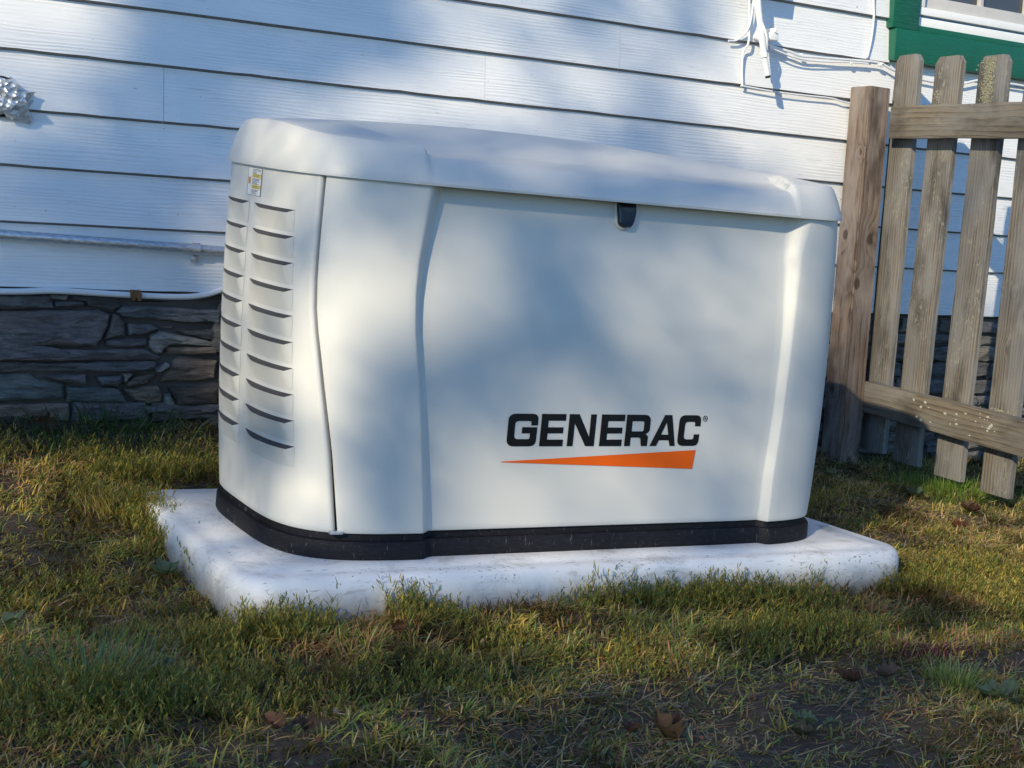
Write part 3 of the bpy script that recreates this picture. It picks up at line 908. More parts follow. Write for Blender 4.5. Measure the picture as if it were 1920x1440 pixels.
# ================================================================ PAD
GROT = Matrix(((0.9989204, 0.0442549, 0.0141282, 0), (-0.0442505, 0.9990203, -0.0006259, 0), (-0.0141421, 0.0, 0.9999, 0), (0, 0, 0, 1)))
def round_rect(x0, x1, y0, y1, r, n=10):
    pts = []
    for cx, cy, a in ((x1 - r, y1 - r, 0), (x0 + r, y1 - r, 90), (x0 + r, y0 + r, 180), (x1 - r, y0 + r, 270)):
        for k in range(n + 1):
            t = math.radians(a + 90 * k / n)
            pts.append((cx + r * math.cos(t), cy + r * math.sin(t)))
    out = []
    for i in range(len(pts)):
        a, b = pts[i], pts[(i + 1) % len(pts)]
        d = math.dist(a, b)
        m = max(1, int(d / 0.04))
        for k in range(m):
            out.append((a[0] + (b[0] - a[0]) * k / m, a[1] + (b[1] - a[1]) * k / m))
    return out
lv = [(-0.004, -0.16), (-0.001, -0.055), (0.0, -0.026), (0.0035, -0.0135), (0.009, -0.0065), (0.016, -0.0030), (0.027, -0.0018), (0.052, -0.0016), (0.0545, 0.0), (0.10, 0.0)]
V, F = [], []
n0 = None
for d, z in lv:
    rr = round_rect(-0.276 + d, 1.212 - d, -0.092 + d, 0.744 - d, max(0.085 - d, 0.03))
    if n0 is None: base_ring = rr; n0 = len(rr)
    ring = []
    for k in range(n0):                                  # resample to the same count
        q = k / n0 * len(rr)
        a, b = rr[int(q) % len(rr)], rr[(int(q) + 1) % len(rr)]
        t = q - int(q)
        ring.append((a[0] + (b[0] - a[0]) * t, a[1] + (b[1] - a[1]) * t))
    for (x, y) in ring:
        w = float(fbm(x, y, 9, 2, 77)) - 0.5
        V.append((x + w * 0.0016, y + w * 0.0016, z + (w * 0.0012 if -0.1 < z < -0.0005 else 0)))
for j in range(len(lv) - 1):
    for k in range(n0):
        F.append((j * n0 + k, j * n0 + (k + 1) % n0, (j + 1) * n0 + (k + 1) % n0, (j + 1) * n0 + k))
F.append(tuple(range((len(lv) - 1) * n0, len(lv) * n0)))
pad = mesh_obj('equipment_pad', V, F, M_PAD, sharp=40)
pad.matrix_world = GROT
setp(pad, 'pale rounded equipment pad under the generator, edges partly buried in turf', 'pad')

# ================================================================ GENERATOR
gen = empty('standby_generator')
gen.matrix_world = GROT
setp(gen, 'light grey standby generator with black base and orange wedge logo on the pale pad', 'generator')
A_, B_, XC, YC, PW, QW = 0.622, 0.33, 0.462, 0.33, 8.0, 3.6
th = np.linspace(0.5 * np.pi, 2.5 * np.pi, 40001)
cx_, sy_ = np.cos(th), np.sin(th)
ox = XC + A_ * np.sign(cx_) * np.abs(cx_) ** (2 / PW)
oy = YC + B_ * np.sign(sy_) * np.abs(sy_) ** (2 / QW)
ds = np.hypot(np.diff(ox), np.diff(oy))
S_ = np.concatenate([[0], np.cumsum(ds)])
keep = np.concatenate([[True], ds > 1e-9])
S_, ox, oy = S_[keep], ox[keep], oy[keep]
SU = np.linspace(0, S_[-1], 6001)
OX, OY = np.interp(SU, S_, ox), np.interp(SU, S_, oy)
TX, TY = np.gradient(OX), np.gradient(OY)
TL = np.hypot(TX, TY)
NX, NY = -(-TY / TL), -(TX / TL)
if (NX[3000] * (OX[3000] - XC) + NY[3000] * (OY[3000] - YC)) < 0: NX, NY = -NX, -NY
STOT = S_[-1]
def at_s(s, d=0.0):
    x, y = np.interp(s, SU, OX), np.interp(s, SU, OY)
    a, b = np.interp(s, SU, NX), np.interp(s, SU, NY)
    l = np.hypot(a, b)
    return x + a / l * d, y + b / l * d
il = int(np.argmin(OX)); iff = int(np.argmin(OY)); ir = int(np.argmax(OX))
fr = slice(il, ir)
def s_of_x(x):                                            # along the front, left extreme to right extreme
    return np.interp(x, OX[fr], SU[fr])
lf = slice(0, iff)
ord_ = np.argsort(-OY[il - 1400:il + 600])
def s_of_y_left(y):                                       # on the left end
    seg = slice(max(0, il - 700), il + 700)
    return np.interp(-y, -OY[seg], SU[seg])
def off_z(z):
    return np.interp(z, [0.045, 0.10, 0.25, 0.40, 0.55, 0.69], [-0.004, 0.0005, 0.007, 0.010, 0.009, 0.004])
def lift(y, z):                                           # heights grow slightly to the rear
    return z * (1 + 0.09 * y)
def px_l(z): return np.interp(z, [.05, .28, .345, .42, .49, .546, .613, .68], [.094, .068, .059, .049, .045, .046, .054, .062])
def pw_l(z): return np.interp(z, [.05, .28, .45, .56, .68], [.026, .022, .020, .030, .045])
def px_r(z): return np.interp(z, [.05, .14, .295, .45, .606, .68], [.888, .886, .893, .899, .906, .926])
def pw_r(z): return np.interp(z, [.05, .28, .45, .58, .68], [.016, .016, .020, .030, .046])
def dep(z): return np.interp(z, [.05, .28, .45, .58, .68], [.021, .018, .018, .024, .034])
def seam_s(z):
    xs_ = np.interp(z, [.05, .193, .311, .41, .448, .503, .586, .68], [-.066, -.081, -.097, -.109, -.1125, -.114, -.1135, -.112])
    return s_of_x(xs_)
def recess(x, z):
    a = sstep(px_l(z), px_l(z) + pw_l(z), x)
    b = 1 - sstep(px_r(z) - pw_r(z), px_r(z), x)
    return a * b * dep(z)
def front_pt(x, z, d=0.0):
    s = s_of_x(x)
    X, Y = at_s(s, off_z(z) + d)
    return X, Y + recess(x, z), lift(Y, z)

ZR = np.concatenate([np.linspace(0.05, 0.62, 58), np.linspace(0.63, 0.70, 10)])
def skin(name, cols, mat, parent, wrap_bottom=True, roll=(True, True)):
    """cols: function z -> list of (x, y, dy) columns"""
    rows = []
    zs = [ZR[0] + 0.006, ZR[0] - 0.002] + list(ZR)
    for i, z in enumerate(zs):
        zz = max(z, ZR[0])
        pts = cols(zz, -0.012 if i == 0 else (-0.002 if i == 1 else 0.0))
        rows.append([(x, y, lift(y, z)) for x, y in pts])
    n = len(rows[0])
    V = [p for r_ in rows for p in r_]
    F = [(i * n + k, i * n + k + 1, (i + 1) * n + k + 1, (i + 1) * n + k) for i in range(len(rows) - 1) for k in range(n - 1)]
    return mesh_obj(name, V, F, mat, parent, sharp=50)
def end_cols(z, dd):
    s1 = float(seam_s(z)) - 0.0028
    s0 = float(s_of_y_left(0.642))
    ss = np.concatenate([np.linspace(s0, s1 - 0.014, 74), s1 - np.array([0.011, 0.008, 0.005, 0.0025, 0.0008, 0.0])])
    extra = np.concatenate([np.zeros(74), [0.0006, 0.0010, 0.0008, -0.0004, -0.002, -0.004]])
    x, y = at_s(ss, off_z(z) + dd + extra)
    xe, ye = at_s(s1, off_z(z) - 0.020)
    return list(zip(x, y)) + [(xe, ye)]
end_panel = skin('end_panel', end_cols, M_BODY, gen)
S_END = float(SU[ir] - 0.06)
def front_cols(z, dd):
    s0 = float(seam_s(z)) + 0.0028
    k = [s0 + 0.003, float(s_of_x(px_l(z))), float(s_of_x(px_l(z) + pw_l(z))), float(s_of_x(px_r(z) - pw_r(z))), float(s_of_x(px_r(z))), S_END]
    ns = [16, 9, 40, 9, 18]
    ss = [s0, s0 + 0.001]
    for a, b, n in zip(k[:-1], k[1:], ns): ss += list(np.linspace(a, b, n, endpoint=False))
    ss.append(k[-1])
    ss = np.array(ss)
    ex = np.zeros(len(ss)); ex[0] = -0.003; ex[1] = -0.001
    x, y = at_s(ss, off_z(z) + dd + ex)
    x0 = np.interp(ss, SU, OX)
    y = y + recess(x0, z)
    xi, yi = at_s(s0, off_z(z) - 0.020)
    return [(xi, yi)] + list(zip(x, y))
front_panel = skin('front_panel', front_cols, M_BODY, gen)
def rear_cols(z, dd):
    s0 = float(s_of_y_left(0.640))
    ss = np.concatenate([np.linspace(S_END, STOT, 60), np.linspace(0.001, s0, 24)])
    x, y = at_s(ss, off_z(z) + dd)
    return list(zip(x, y))
skin('rear_panel', rear_cols, M_BODY, gen)
def core_cols(z, dd):
    ss = np.concatenate([np.linspace(0, STOT, 90, endpoint=False), [0.0]])
    x, y = at_s(ss, -0.022 + dd)
    y = np.where(y < 0.2, np.maximum(y, 0.055), y)
    return list(zip(x, y))
skin('inner_frame', core_cols, M_DARK, gen)
# bright hem at the foot of the seam
x_, y_ = at_s(float(seam_s(0.05)), 0.004)
mb = MB(); mb.box((x_ - 0.010, y_ - 0.004, 0.0478), (x_ + 0.014, y_ + 0.010, 0.0530), c=0.001)
mb.build('seam_clip', M_GALV, gen)

# louvers: each a pressed hood over a closed strip, the slot's shade painted in its dark colour
for k in range(10):
    zt = 0.6165 - k * (0.6165 - 0.1965) / 9
    t = k / 9.0
    for (ya, yb) in ((0.298 - 0.012 * t, 0.114 - 0.028 * t), (0.540, 0.333)):
        sa, sb = float(s_of_y_left(ya)), float(s_of_y_left(yb))
        nu, nv = 18, 10
        us = np.linspace(0, 1, nu + 1)
        g = (sstep(-0.12, 0.40, us) if ya < 0.4 else 0.9 * sstep(0.0, 0.7, us)) * (1 - sstep(0.955, 1.0, us))
        V, F, MI = [], [], []
        for i in range(nv + 1):
            v = i / nv
            for u, gg in zip(us, g):
                s = sa + (sb - sa) * u
                zz = zt - 0.0056 * gg * (1 - v) - 0.0385 * v
                h = 0.0006 + 0.0112 * gg * (1 - v) ** 1.05 * (1 - 0.2 * v)
                X, Y = at_s(s, off_z(zz) + h)
                V.append((X, Y, lift(Y, zz)))
        m = nu + 1
        for i in range(nv):
            for u in range(nu):
                F.append((i * m + u, (i + 1) * m + u, (i + 1) * m + u + 1, i * m + u + 1)); MI.append(0)
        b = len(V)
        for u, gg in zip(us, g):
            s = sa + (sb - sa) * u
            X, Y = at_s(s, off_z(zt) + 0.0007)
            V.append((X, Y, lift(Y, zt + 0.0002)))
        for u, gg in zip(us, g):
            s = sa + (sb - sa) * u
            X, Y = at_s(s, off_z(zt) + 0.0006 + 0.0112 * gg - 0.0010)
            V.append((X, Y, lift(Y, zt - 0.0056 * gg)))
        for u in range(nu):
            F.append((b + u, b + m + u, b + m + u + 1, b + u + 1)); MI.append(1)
        mesh_obj('louver', V, F, [M_BODY, M_SLOT_SHADE], end_panel, sharp=60, mat_idx=MI)

# warning label on the end panel
def patch(ya, yb, z0, z1, d, name, mat, parent, n=8):
    V, F = [], []
    for z in (z0, z1):
        for y in np.linspace(ya, yb, n + 1):
            s = float(s_of_y_left(y))
            X, Y = at_s(s, off_z(z) + d)
            V.append((X, Y, lift(Y, z)))
    F = [(i, i + 1, n + 2 + i, n + 1 + i) for i in range(n)]
    return mesh_obj(name, V, F, mat, parent)
YA, YB, Z0, Z1 = 0.354, 0.266, 0.629, 0.680
patch(YA, YB, Z0, Z1, 0.0010, 'warning_label', M_LABEL, end_panel)
def lp(u0, u1, v0, v1, d, nm, mat):
    patch(YA + (YB - YA) * u0, YA + (YB - YA) * u1, Z1 - (Z1 - Z0) * v1, Z1 - (Z1 - Z0) * v0, d, nm, mat, end_panel, 3)
lp(0.32, 0.95, 0.22, 0.36, 0.0014, 'label_print', M_YELLOW)
lp(0.32, 0.95, 0.62, 0.76, 0.0014, 'label_print', M_YELLOW)
lp(0.06, 0.22, 0.36, 0.60, 0.0014, 'label_print', M_AMBER)
r = random.Random(2)
for v in (0.05, 0.10, 0.15, 0.19, 0.40, 0.44, 0.49, 0.54, 0.58, 0.80, 0.84, 0.88, 0.93):
    lp(0.34, 0.34 + r.uniform(0.25, 0.6), v, v + 0.018, 0.0015, 'label_print', M_PRINT)
for v in (0.25, 0.30, 0.66, 0.71):
    lp(0.40, 0.85, v, v + 0.016, 0.0017, 'label_print', M_PRINT)
for e in ((0, 1, 0, 0.012), (0, 1, 0.988, 1), (0, 0.02, 0, 1), (0.98, 1, 0, 1)):
    lp(*e, 0.0013, 'label_print', M_PRINT)

# black base: two stepped tiers that follow the body
def base_tier(lv, name, parent):
    ss = np.linspace(0, STOT, 420, endpoint=False)
    x0 = np.interp(ss, SU, OX)
    V, F = [], []
    for d, z in lv:
        X, Y = at_s(ss, d)
        fm = (np.interp(ss, SU, OY) < 0.15)
        Y = Y + np.where(fm, recess(x0, 0.05), 0.0)
        V += list(zip(X, Y, np.full_like(X, z)))
    n = len(ss)
    for j in range(len(lv) - 1):
        for k in range(n):
            F.append((j * n + k, j * n + (k + 1) % n, (j + 1) * n + (k + 1) % n, (j + 1) * n + k))
    return mesh_obj(name, V, F, M_BLACK, parent, sharp=35)
base_tier([(0.001, 0.0005), (0.002, 0.003), (0.001, 0.030), (-0.0015, 0.0335), (-0.010, 0.0345), (-0.011, 0.0355), (-0.012, 0.048), (-0.016, 0.0505), (-0.06, 0.0505)], 'base', gen)

# lid
def zmax(x): return 0.795 - 0.034 * ((x - 0.38) / 0.64) ** 2
def smin(a, b, k=0.012):
    h = np.clip(0.5 + 0.5 * (b - a) / k, 0, 1)
    return b * (1 - h) + a * h - k * h * (1 - h)
def wedge(x, y):
    xl = 0.064 - 0.42 * (y - 0.03)
    xr = 0.880 + 0.42 * (y - 0.03)
    return sstep(xl - 0.007, xl + 0.007, x) * (1 - sstep(xr - 0.007, xr + 0.007, x)) * (y < 0.36)
def ztop(x, y):
    x, y = np.asarray(x, float), np.asarray(y, float)
    yy = np.minimum(y, 0.66 - y)
    zc = 0.7345 + 0.12 * np.clip(yy - 0.03, 0, 0.09) + 0.31 * np.clip(yy - 0.12, 0, 1)
    e = smin(np.clip(x + 0.16, 0, 1), np.clip(1.084 - x, 0, 1))
    ze = 0.7420 + 0.145 * yy + 0.006 * sstep(0.0, 0.12, e)
    w = wedge(x, y)
    return smin(zc * w + ze * (1 - w), zmax(x))
NL = 700
ssl = np.linspace(0, STOT, NL, endpoint=False)
x0l, y0l = np.interp(ssl, SU, OX), np.interp(ssl, SU, OY)
cen = sstep(-0.07, 0.13, x0l) * (1 - sstep(0.82, 0.95, x0l)) * (y0l < 0.2)   # flat-faced brow over the door
ZB = 0.684
V, F = [], []
rings = [(-0.030, -0.030, 0.03), (0.004, 0.004, 0.0), (0.012, 0.012, 0.0), (0.0122, 0.0125, 0.09), (0.0066, 0.0060, 0.32), (0.0012, -0.0010, 0.52), (-0.0048, -0.0085, 0.72), (-0.0102, -0.0160, 0.87), (-0.0162, -0.0235, 0.965), (-0.0265, -0.0300, 1.0)]
xs6, ys6 = at_s(ssl, -0.029)
zsh = ztop(xs6, ys6)
rim = None
for de, dc, f in rings:
    d = de * (1 - cen) + dc * cen
    X, Y = at_s(ssl, d)
    Z = ZB + (zsh - ZB) * f
    V += list(zip(X, Y, lift(Y, Z)))
rx, ry = at_s(ssl, -0.0265 * (1 - cen) - 0.0300 * cen)
NR = 44
for j in range(1, NR + 1):
    q = 1 - (j / NR) ** 1.15
    X, Y = XC + (rx - XC) * q, YC + (ry - YC) * q
    if j == NR: X, Y = X[:1], Y[:1]
    V += list(zip(X, Y, lift(Y, ztop(X, Y))))
nr = len(rings) + NR - 1
for j in range(nr - 1):
    for k in range(NL):
        F.append((j * NL + k, j * NL + (k + 1) % NL, (j + 1) * NL + (k + 1) % NL, (j + 1) * NL + k))
c = len(V) - 1
for k in range(NL):
    F.append(((nr - 1) * NL + k, (nr - 1) * NL + (k + 1) % NL, c))
lid = mesh_obj('lid', V, F, M_BODY, gen, sharp=24)

# latch under the lid
def rpoly(pts, n=6):
    """polygon with rounded corners: (x, y, r)"""
    out = []
    m = len(pts)
    for i in range(m):
        p = Vector(pts[i][:2]); r_ = pts[i][2] if len(pts[i]) > 2 else 0
        a = (Vector(pts[i - 1][:2]) - p); b = (Vector(pts[(i + 1) % m][:2]) - p)
        if r_ <= 0:
            out.append((p.x, p.y)); continue
        la, lb = a.length, b.length
        a.normalize(); b.normalize()
        r2 = min(r_, la * 0.49, lb * 0.49)
        s, e = p + a * r2, p + b * r2
        for k in range(n + 1):
            t = k / n
            q = s * (1 - t) ** 2 + p * 2 * t * (1 - t) + e * t * t
            out.append((q.x, q.y))
    return out
def plate(poly, x, z, y_out, y_in, name, mat, parent, bev=0.0015):
    P = [Vector(p) for p in poly]
    c_ = sum(P, Vector((0, 0))) / len(P)
    V, F = [], []
    for sc, dy in ((1.0, 0.0), (1.0, 1.0), (0.93, 1.25), (0.60, 1.05), (0.2, 1.0)):
        for p in P:
            q = c_ + (p - c_) * sc
            xx, zz = x + q.x, z + q.y
            X, Y, Z = front_pt(xx, min(zz, 0.684))
            V.append((xx, Y - y_in + (y_in - y_out) * dy if dy <= 1 else Y - y_out - bev * (dy - 1) * 4, lift(Y, zz)))
    n = len(P)
    for j in range(4):
        for k in range(n): F.append((j * n + k, j * n + (k + 1) % n, (j + 1) * n + (k + 1) % n, (j + 1) * n + k))
    F.append(tuple(range(4 * n, 5 * n)))
    return mesh_obj(name, V, F, mat, parent, sharp=40)
LX, LZ = 0.486, 0.656
latch = plate(rpoly([(-0.0190, 0.026, 0.003), (-0.0160, -0.014, 0.004), (-0.0105, -0.020, 0.005), (0.0085, -0.020, 0.005), (0.0155, -0.010, 0.006), (0.0205, 0.008, 0.005), (0.0205, 0.026, 0.003)]), LX, LZ, 0.014, 0.0, 'latch', M_LATCH, gen)
plate(rpoly([(-0.0225, 0.026, 0.003), (-0.0205, -0.016, 0.006), (-0.0125, -0.0255, 0.007), (0.0105, -0.0255, 0.007), (0.0200, -0.012, 0.008), (0.0250, 0.008, 0.006), (0.0250, 0.026, 0.003)]), LX, LZ, 0.004, 0.0, 'latch_bezel', M_BODY, latch)

# lettering and wedge on the door
GL = {
 'G': [[(245, 180), (245, 280, 60), (0, 280, 62), (0, 0, 62), (240, 0, 55), (242, 165), (118, 165), (118, 112), (186, 112), (186, 62, 16), (58, 62, 34), (58, 218, 34), (190, 218, 20), (190, 180)]],
 'E': [[(0, 0), (195, 0), (195, 58), (60, 58), (60, 112), (190, 112), (190, 165), (60, 165), (60, 222), (205, 222), (205, 280), (0, 280)]],
 'N': [[(0, 0), (50, 0), (50, 200), (158, 0), (232, 0), (232, 280), (183, 280), (183, 82), (84, 280), (0, 280)]],
 'R': [[(0, 0), (52, 0), (52, 76), (138, 76, 20), (150, 0), (204, 0), (206, 90, 24), (180, 106, 8), (215, 132, 26), (215, 280, 58), (0, 280)], [(54, 132), (160, 132, 18), (160, 222, 18), (54, 222)]],
 'A': [[(0, 0), (60, 0), (80, 52), (168, 52), (182, 0), (230, 0), (178, 280), (112, 280)], [(94, 103), (158, 103), (137, 205), (131, 205)]],
 'C': [[(200, 180), (200, 280, 52), (0, 280, 60), (0, 0, 60), (196, 0, 52), (198, 106), (146, 106), (146, 60, 18), (56, 60, 32), (56, 220, 32), (148, 220, 18), (148, 180)]],
}
def flat_shape(polys, name, mat, parent, mapf):
    cu = bpy.data.curves.new(name, 'CURVE')
    cu.dimensions = '2D'
    cu.fill_mode = 'BOTH'
    cu.resolution_u = 1
    for p in polys:
        sp = cu.splines.new('POLY')
        sp.points.add(len(p) - 1)
        for q, xy in zip(sp.points, p): q.co = (xy[0] * 0.01, xy[1] * 0.01, 0, 1)
        sp.use_cyclic_u = True
    tmp = bpy.data.objects.new(name + '_outline', cu)
    COL.objects.link(tmp)
    dg = bpy.context.evaluated_depsgraph_get()
    me = bpy.data.meshes.new_from_object(tmp.evaluated_get(dg))
    bpy.data.objects.remove(tmp)
    bpy.data.curves.remove(cu)
    me.materials.clear()
    bm = bmesh.new(); bm.from_mesh(me)
    bmesh.ops.subdivide_edges(bm, edges=[e for e in bm.edges if e.calc_length() > 0.9], cuts=3, use_grid_fill=False)
    bmesh.ops.triangulate(bm, faces=bm.faces[:])
    for v in bm.verts: v.co = Vector(mapf(v.co.x * 100, v.co.y * 100))
    bmesh.ops.recalc_face_normals(bm, faces=bm.faces[:])
    bm.to_mesh(me); bm.free()
    return link_mesh(name, me, mat, parent)
LX0, LZ0, SX, SZ = 0.2590, 0.2095, 0.438 / 1678, 0.0632 / 280
def map_logo(u, v):
    x, z = LX0 + u * SX, LZ0 + v * SZ
    X, Y, Z = front_pt(x, z)
    return (x, Y - 0.0012, Z)
for ch, dx in zip('GENERAC', (0, 271, 503, 780, 1000, 1228, 1476)):
    flat_shape([rpoly([(p[0] + dx, p[1], *(p[2:3])) for p in poly]) for poly in GL[ch]], 'letter', M_LETTER, front_panel, map_logo)
circ = lambda r_, n=20: [(1714 + r_ * math.cos(6.2832 * k / n), 250 + r_ * 1.2 * math.sin(6.2832 * k / n)) for k in range(n)]
flat_shape([circ(22), circ(17)], 'registered_mark', M_LETTER, front_panel, map_logo)
rs = 0.075
flat_shape([[(p[0] * rs + 1706, p[1] * rs + 240) for p in rpoly(poly)] for poly in GL['R']], 'registered_mark', M_LETTER, front_panel, map_logo)
flat_shape([[(-28, -130), (400, -107), (830, -83.5), (1250, -60.5), (1657, -38), (1657 - 12, -212), (1250, -193), (830, -174), (400, -155), (-28, -136)][::-1]], 'orange_wedge', M_ORANGE, front_panel, map_logo)

# ================================================================ LAWN: blades, moss, straw (stuff)
G3 = np.array([[0.9989204, 0.0442549, 0.0141282], [-0.0442505, 0.9990203, -0.0006259], [-0.0141421, 0.0, 0.9999]])
def in_pad(x, y, grow=0.0):
    lx = x * G3[0, 0] + y * G3[1, 0]
    ly = x * G3[0, 1] + y * G3[1, 1]
    return (lx > -0.248 - grow) & (lx < 1.210 + grow) & (ly > -0.090 - grow) & (ly < 0.733 + grow)
def seen(x, y):
    """wedge of lawn near the place the picture is taken from"""
    dx, dy = x + 1.05, y + 2.307
    a = np.degrees(np.arctan2(dx, dy))
    return (a > 6) & (a < 53)
def scatter(n, lo=(-1.5, -1.35), hi=(3.15, 1.165), dens=None, thin=0.25):
    pts = np.zeros((0, 2))
    while len(pts) < n:
        p = rng.uniform(lo, hi, (n * 2, 2))
        k = ~in_pad(p[:, 0], p[:, 1])
        k &= rng.random(len(p)) < np.where(seen(p[:, 0], p[:, 1]), 1.0, thin)
        if dens is not None: k &= rng.random(len(p)) < dens(p[:, 0], p[:, 1])
        pts = np.vstack([pts, p[k]])
    return pts[:n, 0], pts[:n, 1]
def blades(name, x, y, z, L, W, az, lean, curl, col, mat, tipcol=0.12):
    """strips of three segments: two quads and a tip triangle"""
    n = len(x)
    t = np.array([0.0, 0.36, 0.70, 1.0])
    dirx, diry = np.cos(az), np.sin(az)
    ang = lean[:, None] + curl[:, None] * t[None, :]
    seg = np.diff(t)[None, :] * L[:, None]
    am = (ang[:, :-1] + ang[:, 1:]) / 2
    h = np.concatenate([np.zeros((n, 1)), np.cumsum(np.sin(am) * seg, 1)], 1)
    v = np.concatenate([np.zeros((n, 1)), np.cumsum(np.cos(am) * seg, 1)], 1)
    cx, cy, cz = x[:, None] + dirx[:, None] * h, y[:, None] + diry[:, None] * h, z[:, None] + v
    gz = ground_z(cx, cy) + 0.001
    cz = np.maximum(cz, np.minimum(gz, z[:, None]))
    wx, wy = -diry, dirx
    wt = np.array([0.8, 1.0, 0.7])
    P = np.zeros((n, 7, 3))
    for k in range(3):
        for s, o in ((-0.5, 0), (0.5, 1)):
            P[:, 2 * k + o, 0] = cx[:, k] + wx * W * wt[k] * s
            P[:, 2 * k + o, 1] = cy[:, k] + wy * W * wt[k] * s
            P[:, 2 * k + o, 2] = cz[:, k] + W * 0.25 * (s + 0.5) * wt[k]
    P[:, 6, 0], P[:, 6, 1], P[:, 6, 2] = cx[:, 3], cy[:, 3], cz[:, 3]
    b = (np.arange(n) * 7)[:, None]
    loops = np.concatenate([b + [0, 1, 3, 2], b + [2, 3, 5, 4], b + [4, 5, 6]], 1).ravel()
    starts = ((np.arange(n) * 11)[:, None] + np.array([0, 4, 8])).ravel()
    me = bpy.data.meshes.new(name)
    me.vertices.add(n * 7)
    me.vertices.foreach_set('co', P.ravel())
    me.loops.add(n * 11)
    me.loops.foreach_set('vertex_index', loops.astype(np.int32))
    me.polygons.add(n * 3)
    me.polygons.foreach_set('loop_start', starts.astype(np.int32))
    me.update(calc_edges=True)
    ca = me.color_attributes.new('Col', 'FLOAT_COLOR', 'POINT')
    C = np.ones((n, 7, 4))
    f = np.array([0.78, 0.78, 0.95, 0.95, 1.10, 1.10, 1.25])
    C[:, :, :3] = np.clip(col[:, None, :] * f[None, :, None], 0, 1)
    ca.data.foreach_set('color', C.ravel())
    o = link_mesh(name, me, mat)
    o['kind'] = 'stuff'
    return o
def pick(cols, w):
    """blend rows of colours by weights with per-blade jitter"""
    w = np.maximum(np.stack(w, 1), 1e-6)
    w = w / w.sum(1, keepdims=True)
    r_ = rng.random(len(w))
    i = (np.cumsum(w, 1) < r_[:, None]).sum(1).clip(0, len(cols) - 1)
    c = np.array(cols)[i]
    j = 1 + rng.normal(0, 0.18, (len(c), 1))
    hue = 1 + rng.normal(0, 0.06, (len(c), 3))
    return np.clip(c * j * hue * 1.75, 0.004, 0.9)
OLIVE, YELLOW, MOSS, GREEN, DKGREEN, BLUEG, STRAW, BROWNB, RUST, PLUM = (0.150, 0.130, 0.034), (0.260, 0.200, 0.042), (0.095, 0.098, 0.025), (0.090, 0.124, 0.030), (0.036, 0.060, 0.022), (0.090, 0.115, 0.056), (0.29, 0.215, 0.100), (0.155, 0.100, 0.050), (0.20, 0.110, 0.048), (0.085, 0.030, 0.040)

def zones(x, y):
    n1, n2, n3 = fbm(x, y, 4.5, 3, 51), fbm(x, y, 9.0, 2, 52), fbm(x, y, 2.0, 3, 53)
    front = sstep(-0.60, -0.30, y) * (1 - sstep(-0.10, 0.05, y))
    lowr = 0.62 * (1 - sstep(-0.66, -0.44, y)) * sstep(-0.30, 0.05, x)
    left = (1 - sstep(-0.15, 0.0, x)) * sstep(-0.05, 0.15, y)
    wall = sstep(0.82, 1.02, y + (n1 - 0.5) * 0.2)
    right = sstep(1.15, 1.35, x)
    fence_ = np.exp(-(((x - 2.15) / 0.20) ** 2 + ((y - 0.68) / 0.22) ** 2))
    bluez = np.exp(-(((x + 0.55) / 0.16) ** 2 + ((y + 0.28) / 0.17) ** 2)) + 0.8 * np.exp(-(((x - 0.34) / 0.20) ** 2 + ((y + 0.36) / 0.07) ** 2)) + 0.6 * np.exp(-(((x - 0.12) / 0.14) ** 2 + ((y + 0.66) / 0.10) ** 2))
    return n1, n2, n3, front, lowr, left, wall, right, fence_, bluez
def bare(x, y):
    """bald soil patches"""
    n = fbm(x, y, 3.2, 3, 61)
    z = zones(x, y)
    b = sstep(0.50, 0.60, n) * np.clip(z[4] * 1.2 + 0.15, 0, 1)
    spots = 0
    for (px_, py_, r_) in ((-0.36, -0.26, 0.10), (-0.10, -0.47, 0.07), (0.60, -0.62, 0.13), (0.14, -0.70, 0.12), (0.20, -0.50, 0.08), (0.40, -0.86, 0.12), (-0.33, -0.52, 0.07), (0.05, -0.86, 0.10)):
        spots = np.maximum(spots, np.exp(-(((x - px_) ** 2 + (y - py_) ** 2) / (r_ * r_))))
    return np.clip(np.maximum(b * (1 - 0.85 * sstep(-0.1, 0.1, y)), spots * (0.5 + n)), 0, 0.82)

# feathery moss-like turf: tufts of short curved sprigs
n_t = 36000
x, y = scatter(n_t, dens=lambda a, b: (1 - bare(a, b)) * np.clip(0.35 + 0.65 * sstep(0.34, 0.52, fbm(a, b, 6.0, 3, 71)) + zones(a, b)[3] * 0.3 - zones(a, b)[4] * 0.25 - zones(a, b)[6] * 0.3, 0.22, 1))
K = 6
xx = np.repeat(x, K) + rng.normal(0, 0.0060, n_t * K)
yy = np.repeat(y, K) + rng.normal(0, 0.0060, n_t * K)
ok = ~in_pad(xx, yy) & (yy < 1.17)
az0 = np.repeat(rng.uniform(0, 6.283, n_t), K)
az = az0 + rng.uniform(-2.6, 2.6, n_t * K)
xx, yy, az = xx[ok], yy[ok], az[ok]
z_ = zones(xx, yy)
clump = fbm(xx, yy, 11.0, 2, 81)
tuftlen = np.repeat(rng.uniform(0.6, 1.3, n_t), K)[ok]
L = (0.014 + 0.026 * clump ** 1.3) * tuftlen * (1 + 0.35 * z_[3])
